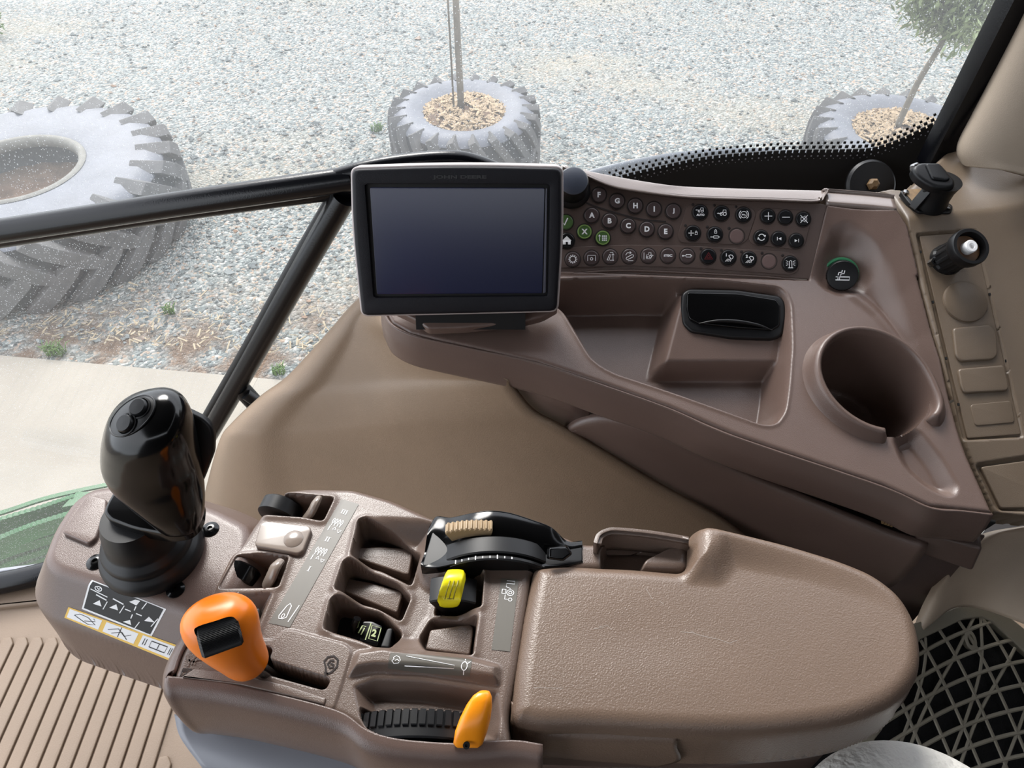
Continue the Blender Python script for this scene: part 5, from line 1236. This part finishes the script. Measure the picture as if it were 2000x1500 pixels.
# ---- throttle wheel and amber lever
wcx = arm.uv(812, 1410, -.004)[0]
tw = thing('thumb_wheel', 'black ribbed speed wheel below the tapered scale label', 'wheel', arm.P(805, 1410, -.005))
v, f = arcdrum(wcx, 0, -.070, .0735, vy(1440, .003, 800), vy(1386, .003, 800), -34, 34, n=120, ribs=0); mk('drum', v, f, 'rubber', tw, ang=40)
mb = MB()
for i in range(15):
    a0 = -31 + i * 4.2; v, f = arcdrum(wcx, 0, -.070, .0752, vy(1416, .004, 800), vy(1384, .004, 800), a0, a0 + 2.9, n=4, ybev=.0006); mb.add(v, f)
mb.build('grip_ribs', 'rubber', tw, ang=30)
al = thing('amber_lever', 'amber yellow paddle lever at the right end of the ribbed wheel', 'lever', arm.P(925, 1420, .0))
rings = []
for a, b, h, w, d_ in ((913, 1462, .000, .0065, .003), (914, 1452, .004, .0092, .006), (920, 1430, .008, .0100, .008), (928, 1405, .012, .0096, .009), (936, 1380, .016, .0082, .008), (942, 1362, .019, .0062, .006), (946, 1352, .020, .0035, .003)):
    c = arm.P(a, b, h); rings.append([c + Vector((w * (abs(math.cos(t_)) ** .8) * (1 if math.cos(t_) > 0 else -1), .0, d_ * (abs(math.sin(t_)) ** .75) * (1 if math.sin(t_) > 0 else -1))) for t_ in [2 * math.pi * j / 40 for j in range(40)]])
v, f = loft(rings); mk('grip', v, f, 'orange2', al, ang=60)
v, f = lathe(arm.P(911, 1456, .0085), (0, -.45, .9), [(.0022, -.001), (.0022, .0006), (.001, .0006), (.0008, -.0005)], 16, cap0=False); mk('screw', v, f, 'black', al)
# ---- orange gear lever
gl = thing('gear_lever', 'orange hand lever with a black roller in its face, in the gate slot', 'lever', arm.P(520, 1300, 0))
ax_c = [(492, 1298, .008, .0090, .0070), (488, 1296, .011, .0130, .0115), (480, 1288, .017, .0148, .0140), (467, 1272, .028, .0165, .0160), (452, 1252, .040, .0192, .0185), (438, 1232, .052, .0222, .0192), (428, 1214, .062, .0230, .0185), (420, 1199, .070, .0205, .0155), (415, 1190, .0745, .0145, .0105), (413, 1186, .0765, .005, .003)]
CT = [arm.P(a, b, h) for a, b, h, _, _ in ax_c]; rings = []
side = Vector((.97, .25, 0)).normalized()
for i, c in enumerate(CT):
    tg = (CT[min(i + 1, len(CT) - 1)] - CT[max(i - 1, 0)]).normalized(); s = (side - tg * side.dot(tg)).normalized(); q = tg.cross(s)
    w, d_ = ax_c[i][3:]
    rings.append([c + s * math.cos(t_) * w + q * math.sin(t_) * d_ for t_ in [2 * math.pi * j / 40 for j in range(40)]])
cols = [cat([r[j] for r in rings], 4) for j in range(40)]; rings = [[cols[j][i] for j in range(40)] for i in range(len(cols[0]))]
v, f = loft(rings); hd = mk('handle', v, f, 'orange', gl, ang=70)
v, f = tube([arm.P(540, 1330, -.015), arm.P(512, 1308, .006), arm.P(492, 1300, .02)], .0045, n=16); mk('shaft', v, f, 'chrome', gl)
from mathutils.bvhtree import BVHTree
bv = BVHTree.FromPolygons([Vector(tuple(p)) for p in v] and [Vector(tuple(p)) for r in rings for p in r], loft(rings)[1])
def onh(a, b, lift):
    d = ray(a, b).normalized(); h = bv.ray_cast(EYE, d)
    return (h[0] - d * lift) if h[0] else UT(a, b, .44)
ov = [(379, 1232), (390, 1223), (420, 1214), (446, 1206), (459, 1210), (465, 1228), (462, 1248), (449, 1264), (428, 1273), (411, 1271), (393, 1256)]
pr = [onh(a, b, .0004) for a, b in ov]; fw = ray(424, 1240).normalized()
rim_ = [Vector(tuple(p)) for p in cat(pr, 5, True)]; cen = sum(rim_, Vector()) / len(rim_)
flat_ = [p - fw * (p - cen).dot(fw) for p in rim_]
cv, cf_ = loft([[cen + (p - cen) * 1.10 - fw * .018 for p in flat_], [cen + (p - cen) * 1.03 + fw * .000 for p in flat_], [cen + (p - cen) * .95 + fw * .004 for p in flat_], [cen + (p - cen) * .90 + fw * .014 for p in flat_]])
def cut_with(o, V, Fc, m):
    k = mk('cutter', V, Fc, m, None, ang=0); bm_ = k.data
    o.data.materials.append(M[m]); 
    mod = o.modifiers.new('c', 'BOOLEAN'); mod.operation = 'DIFFERENCE'; mod.object = k; mod.solver = 'EXACT'; mod.material_mode = 'TRANSFER'
    bpy.context.view_layer.update(); dg = bpy.context.evaluated_depsgraph_get(); me = bpy.data.meshes.new_from_object(o.evaluated_get(dg))
    o.modifiers.clear(); o.data = me; bpy.data.objects.remove(k)
    me.polygons.foreach_set('use_smooth', [True] * len(me.polygons)); me.set_sharp_from_angle(angle=R(40))
cut_with(hd, cv, cf_, 'blackmatte')
fwd = ray(424, 1240).normalized(); rc_ = cen - fw * .0015; rax = (onh(456, 1222, 0) - onh(392, 1245, 0)).normalized(); upv = rax.cross(fwd).normalized()
mb = MB(); mb2 = MB(); prf = [(-.0130, .0002), (-.0125, .0105), (-.0110, .0122), (.0110, .0122), (.0125, .0105), (.0130, .0002)]
for mbq, a0, a1 in ((mb, -70, 70),):
    rings = []
    for x, r_ in prf:
        rings.append([rc_ + fwd * .0100 + rax * x + (-fwd * math.cos(R(a)) + upv * math.sin(R(a))) * (r_ + (.0004 if i % 2 else 0)) * .92 for i, a in enumerate([a0 + (a1 - a0) * j / 60 for j in range(61)])])
    v, f = loft(rings, False, False, closed=False); mbq.add(v, f)
mb.build('roller', 'rubber', hd, ang=25)
# ================================================================ ARMREST PAD
pad_px = [(1042, 1102), (1110, 1098), (1240, 1104), (1330, 1112), (1341, 1104), (1343, 1050), (1352, 1036), (1380, 1033), (1450, 1044), (1540, 1062), (1640, 1090), (1710, 1118), (1765, 1160), (1795, 1210), (1806, 1260), (1804, 1310), (1785, 1345), (1750, 1378), (1700, 1402), (1640, 1418), (1520, 1432), (1400, 1436), (1300, 1432), (1150, 1424), (1050, 1424), (1006, 1410), (997, 1390), (1003, 1320), (1020, 1210)]
padp = fillet(A_(pad_px, .004), [.006] * 4 + [.004] * 3 + [.012] * 15 + [.008] * 7, 6)
bol = A_([(1352, 1030), (1500, 1052), (1700, 1105), (1790, 1190), (1700, 1150), (1560, 1110), (1420, 1085), (1385, 1120), (1350, 1118)])
def pad_h(U, V):
    s = sdf(U, V, padp); H = .006 + rim(s, .013, .035, .003)
    H = H + .012 * ss(-sdf(U, V, bol) / .028 + .55) * np.exp(-np.clip(U - arm.uv(1400, 1090)[0], 0, 1) / .07) * ss((-s) / .010 + .3)
    H = H - .0012 * np.exp(-(((U - arm.uv(1250, 1250)[0]) / .05) ** 2 + ((V - arm.uv(1250, 1250)[1]) / .025) ** 2))
    return H
pt = thing('armrest_pad', 'scuffed taupe armrest pad with a rounded rear end and raised outer shoulder', 'armrest', arm.P(1400, 1270, 0))
bb = (min(p[0] for p in padp) - .004, max(p[0] for p in padp) + .004, min(p[1] for p in padp) - .004, max(p[1] for p in padp) + .004)
relief('pad', arm, bb, .0009, pad_h, lambda U, V: sdf(U, V, padp) < .0036, 'pad', pt, snaps=[(padp, 0)], cut=(padp, .0036))
fe = [(1000, 1398), (1040, 1420), (1100, 1428), (1180, 1432), (1260, 1434), (1322, 1436)]
rows = []
for i, (a, b) in enumerate(fe):
    p = arm.P(a, b, -.008); L = .022 + .020 * i / 5
    rows.append([p + Vector((0, .008, .003)), p + Vector((0, -.001, .0)), p + Vector((0, -.0035, -.006)), p + Vector((.001 * i, -.005, -L * .6)), p + Vector((-.0015 * i, -.004, -L))])
patch('side_flap', rows, 'pad', pt, n=5, k=6, solid=.003)
sh = [(p[0], p[1]) for p in A_([(1000, 1400), (1200, 1120), (1700, 1118), (1800, 1200), (1812, 1300), (1780, 1365), (1700, 1412), (1600, 1432), (1400, 1446), (1200, 1446), (1040, 1440)], -.028)]
v, f = plate(arm, fillet(sh, .02), -.085, -.042, .006, raw=True); mk('under_shell', v, f, 'plastic_panel', pt, ang=40)
# scratches
mb = MB(); rr = random.Random(2)
def scr_(pts, w=.0003):
    P = [arm.suv(a, b, pad_h) for a, b in pts]
    ribbon(mb, lambda x, y: arm.pt(x, y, float(pad_h(np.array([x]), np.array([y]))[0]) + .0001), P, w)
for pts in ([(1156, 1104), (1180, 1120), (1200, 1133)], [(1140, 1116), (1160, 1110)], [(1170, 1224), (1186, 1222), (1195, 1230)], [(1160, 1228), (1180, 1226)], [(1262, 1150), (1274, 1170)], [(1288, 1174), (1296, 1180)],
            [(1330, 1234), (1352, 1236), (1372, 1242), (1400, 1248), (1425, 1256), (1440, 1250)], [(1350, 1233), (1356, 1236)], [(1042, 1343), (1100, 1344)]): scr_(pts)
mb.build('scratch', mat('pale_scratch', (190, 178, 168), .6), pt, ang=0)
# bracket below the console, its reflection put into pale grey; pedestal
rows = [[UD(340, 1395, .60), UD(450, 1400, .60), UD(700, 1440, .60), UD(980, 1500, .60)], [UD(352, 1440, .602), UD(460, 1470, .602), UD(700, 1515, .602), UD(980, 1560, .602)], [UD(395, 1500, .61), UD(480, 1520, .61), UD(700, 1580, .61), UD(980, 1620, .61)]]
o = patch('armrest_bracket', rows, 'greypaint', None, n=6, k=6, solid=.01); tag(o, 'smooth bracket plate, its reflection painted pale grey, under the lever console at the bottom edge', 'bracket')
v, f = plate(Fr((0, 0, HC - .66), 0), [UD(a, b, .66)[:2] for a, b in ((420, 1380), (980, 1290), (1400, 1260), (1650, 1290), (1650, 1450), (1000, 1560), (470, 1520))], -.5, 0, .02, .02); o = mk('armrest_post', v, f, 'plastic_panel', None, ang=40); tag(o, 'brown moulded pedestal carrying the lever console and armrest', 'pedestal')
# ================================================================ JOYSTICK POD
plat = fillet(A_([(96, 1088), (118, 1030), (150, 982), (176, 962), (225, 955), (330, 975), (410, 1000), (478, 1035), (472, 1085), (446, 1150), (400, 1188), (372, 1188), (168, 1124), (112, 1106)]), .010, 6)
def pod_h(U, V):
    s = sdf(U, V, plat); x = np.clip(s + .003, 0, 1)
    return -np.where(x < .008, x * x / .016 * .9, .0036 + (x - .008) * 1.55) + .0
pod = thing('joystick_pod', 'rounded brown pod under the joystick with black and yellow decals on its sloping face', 'joystick pod', arm.P(260, 1080, 0))
bb = (min(p[0] for p in plat) - .04, max(p[0] for p in plat) + .04, min(p[1] for p in plat) - .04, max(p[1] for p in plat) + .04)
relief('shell', arm, bb, .0014, lambda U, V: pod_h(U, V) - .05 * ss((sdf(U, V, plat) - .0265) / .006), lambda U, V: sdf(U, V, plat) < .05, 'plastic', pod, cut=(plat, .0328))
v, f = pplate(arm, [(120, 1040), (166, 972), (176, 966), (208, 974), (206, 1000), (186, 1052), (172, 1062)], -.002, .0035, .0015, .003); mk('blank_cover', v, f, 'plastic', pod, ang=40)
for a, b in ((187, 1098), (343, 1152), (411, 1034)):
    v, f = lathe(arm.P(a, b, 0), arm.n, [(.0068, 0), (.0066, .0008), (.0042, .0018), (.0036, .0021), (.0020, .0021), (.0018, .0006), (.0001, .0006)], 32, cap0=False); mk('screw', v, f, 'blackgloss', pod, ang=40)
def decal(px4, nm, parts, asp):
    first = None
    RASP[1] = asp
    for lift, m_, fn2 in parts:
        mp = quadmap(px4, arm, pod_h, lift); mb = MB(); fn2(mb, mp); o = mb.build(nm if first is None else 'print', m_, pod if first is None else first, ang=0); first = first or o
    RASP[1] = 1.0
rect = lambda x0, y0, x1, y1: (lambda mb, mp: sheet(mb, mp, x0, y0, x1, y1, 10))
def kprint(mb, mp):
    Rb = lambda pts, w=.016, cl=False: ribbon(mb, mp, pts, w, cl)
    Rb(circ(.14, .78, .045, 14, ry=.07), .012, True); Rb([(.12, .80), (.15, .76), (.16, .80)], .012)
    for cx, cy in ((.20, .42), (.42, .50)):
        fill(mb, mp, [(cx - .07, cy - .14), (cx + .05, cy - .12), (cx + .0, cy + .04)]); Rb([(cx - .06, cy + .16), (cx + .08, cy + .12)]); Rb([(cx + .08, cy - .18), (cx + .10, cy + .08)], .012)
    Rb([(.05, .68), (.16, .66), (.28, .64)], .012)
    cx, cy = .66, .50
    for dx, dy in ((1, 0), (-1, 0), (0, 1), (0, -1)):
        Rb([(cx + dx * .04, cy + dy * .08), (cx + dx * .11, cy + dy * .2)], .014)
    fill(mb, mp, [(cx - .10, cy + .26), (cx + .0, cy + .24), (cx + .02, cy + .42), (cx - .04, cy + .40)]); fill(mb, mp, [(cx - .08, cy - .40), (cx + .04, cy - .40), (cx - .0, cy - .26)]); fill(mb, mp, [(cx + .17, cy - .12), (cx + .30, cy - .04), (cx + .20, cy + .06)])
    Rb([(cx + .08, cy + .20), (cx + .10, cy + .44)], .012); Rb([(cx + .10, cy - .44), (cx + .12, cy - .22)], .012); Rb([(cx + .28, cy - .20), (cx + .31, cy + .10)], .012)
decal([(180, 1133), (325, 1190), (296, 1244), (160, 1190)], 'black_decal', [(.0004, 'labelwhite', rect(0, 0, 1, 1)), (.0006, 'labelblack', rect(.025, .05, .975, .95)), (.0009, 'labelwhite', kprint)], .42)
def yprint(mb, mp):
    Rb = lambda pts, w=.006, cl=False: ribbon(mb, mp, pts, w, cl)
    Rb([(.08, .5), (.12, .75), (.20, .7), (.28, .35), (.22, .2), (.16, .3), (.08, .5)]); Rb([(.18, .35), (.27, .6), (.25, .75)]); Rb([(.40, .4), (.48, .7), (.55, .35), (.60, .6)]); Rb([(.44, .25), (.52, .55), (.58, .2)]); Rb([(.50, .15), (.50, .85)])
    Rb([(.78, .3), (.92, .3), (.92, .7), (.78, .7)], .008, True); Rb([(.85, .3), (.85, .7)]); Rb([(.74, .3), (.74, .7)]); Rb([(.72, .3), (.72, .7)]); Rb([(.95, .3), (.95, .7)]); Rb([(.965, .3), (.965, .7)])
decal([(134, 1186), (350, 1262), (334, 1292), (126, 1207)], 'warning_decal', [(.0004, 'labelyellow', rect(0, 0, 1, 1)), (.0006, 'labelwhite', lambda mb, mp: [sheet(mb, mp, a, .12, b, .88, 6) for a, b in ((.02, .32), (.36, .65), (.69, .98))]), (.0009, 'labelblack', yprint)], .14)
# ================================================================ JOYSTICK
js = thing('joystick', 'large glossy black joystick with two round thumb buttons and a ribbed rubber boot', 'joystick', arm.P(303, 1082, 0))
bc = arm.P(303, 1082, .0)
v, f = lathe(bc, arm.n, [(.0355, -.001), (.0375, .004), (.0372, .009), (.0350, .0135), (.0325, .015), (.0318, .0165), (.0325, .019), (.0310, .0225), (.0275, .025), (.0265, .027), (.0262, .031), (.0245, .040), (.021, .050)], 72, cap0=False); mk('boot', v, f, 'rubber', js, ang=60)
pr_ = Fr(UD(300, 990, .440), 4)
v, f = pplate(pr_, [(228, 945), (205, 985), (200, 1000), (210, 1013), (255, 1030), (320, 1042), (365, 1036), (388, 1010), (392, 970), (340, 930), (270, 925)], -.013, .0, .003, .006); mk('palm_rest', v, f, 'blackgloss', js, ang=50)
spec = [(352, 1026, .452, .014, .014), (350, 1008, .445, .0165, .017), (343, 985, .435, .020, .020), (330, 958, .424, .0245, .023), (315, 930, .412, .0285, .0255), (300, 902, .400, .0318, .0275), (291, 878, .388, .0330, .0285), (287, 856, .376, .0328, .0285), (284, 838, .365, .0310, .027), (282, 824, .355, .0272, .0235), (281, 814, .348, .0205, .018), (280, 808, .344, .0125, .011), (280, 806, .3425, .004, .004)]
CT = [UD(a, b, d_) for a, b, d_, _, _ in spec]; rings = []
tilt = Vector((-.22, -.28, .93)).normalized()
for i, c in enumerate(CT):
    tg = (CT[min(i + 1, len(CT) - 1)] - CT[max(i - 1, 0)]).normalized()
    k = i / (len(CT) - 1); tg = tg.lerp(tilt, min(1, k * 1.6)).normalized()
    s = (Vector((1, .1, 0)) - tg * Vector((1, .1, 0)).dot(tg)).normalized(); q = tg.cross(s); w, d_ = spec[i][3:]
    ring = []
    for j in range(56):
        t_ = 2 * math.pi * j / 56; cx_, sx_ = math.cos(t_), math.sin(t_)
        e = .85; ring.append(c + s * (abs(cx_) ** e * (1 if cx_ > 0 else -1)) * w + q * (abs(sx_) ** e * (1 if sx_ > 0 else -1)) * d_)
    rings.append(ring)
cols = [cat([r[j] for r in rings], 5) for j in range(56)]; rings = [[cols[j][i] for j in range(56)] for i in range(len(cols[0]))]
v, f = loft(rings); gr = mk('grip', v, f, 'blackgloss', js, ang=70)
bvj = BVHTree.FromPolygons([Vector(tuple(p)) for p in v], f)
def onj(a, b, lift=0):
    d = ray(a, b).normalized(); h = bvj.ray_cast(EYE, d)
    return ((h[0] + h[1].normalized() * lift) if h[0] else UT(a, b, .47)), (h[1] if h[0] else -d)
mb = MB()
c0, n0_ = onj(262, 814)
for nm, cxp, cyp, rx_, ry_, m_, lf in (('button_plate', 260, 813, 52, 27, 'black', .0006),):
    ring = []
    for j in range(40):
        t_ = 2 * math.pi * j / 40; x = math.cos(t_) * rx_; y = math.sin(t_) * ry_; an = R(-40); a = cxp + x * math.cos(an) - y * math.sin(an); b = cyp + x * math.sin(an) + y * math.cos(an)
        ring.append((a, b))
    R0 = [onj(a, b, lf)[0] for a, b in ring]; R1 = [onj(cxp + (a - cxp) * .93, cyp + (b - cyp) * .93, lf + .0002)[0] for a, b in ring]; R2 = [onj(cxp + (a - cxp) * .5, cyp + (b - cyp) * .5, lf + .0002)[0] for a, b in ring]; R3 = [onj(cxp + (a - cxp) * .05, cyp + (b - cyp) * .05, lf + .0002)[0] for a, b in ring]
    v, f = loft([R0, R1, R2, R3], False, True); f = [tuple(reversed(q)) for q in f]; mk(nm, v, f, m_, gr, ang=0)
    v, f = tube([p for p in R0] + [R0[0]], .0006, n=8, smooth=False); mk('plate_edge', v, f, 'black', gr)
for a, b in ((275, 798), (250, 829)):
    p, n_ = onj(a, b); n_ = (n_ + Vector((-.1, -.3, .6))).normalized()
    v, f = lathe(p, n_, [(.0072, -.002), (.0072, .0016), (.0064, .0018), (.0058, .0006), (.0056, .0032), (.0050, .0040), (.0001, .0042)], 40, cap0=False); mk('thumb_button', v, f, 'rubber', gr, ang=40)
sl_ = []
for a, b in ((186, 862), (192, 876), (214, 890), (250, 899), (290, 904), (330, 904), (365, 893), (384, 872)): 
    p, n_ = onj(a, b); sl_.append(p)
wg = Fr(UD(395, 890, .405), 62, 8)
wpx = [(270, 770), (280, 767), (300, 772), (350, 795), (398, 818), (412, 832), (418, 850), (417, 886), (398, 936), (374, 986), (366, 975), (372, 900), (340, 830), (290, 782)]
v, f = pplate(wg, wpx, -.006, .0, .002, .003); mk('back_shield', v, f, 'black', js, ang=40)
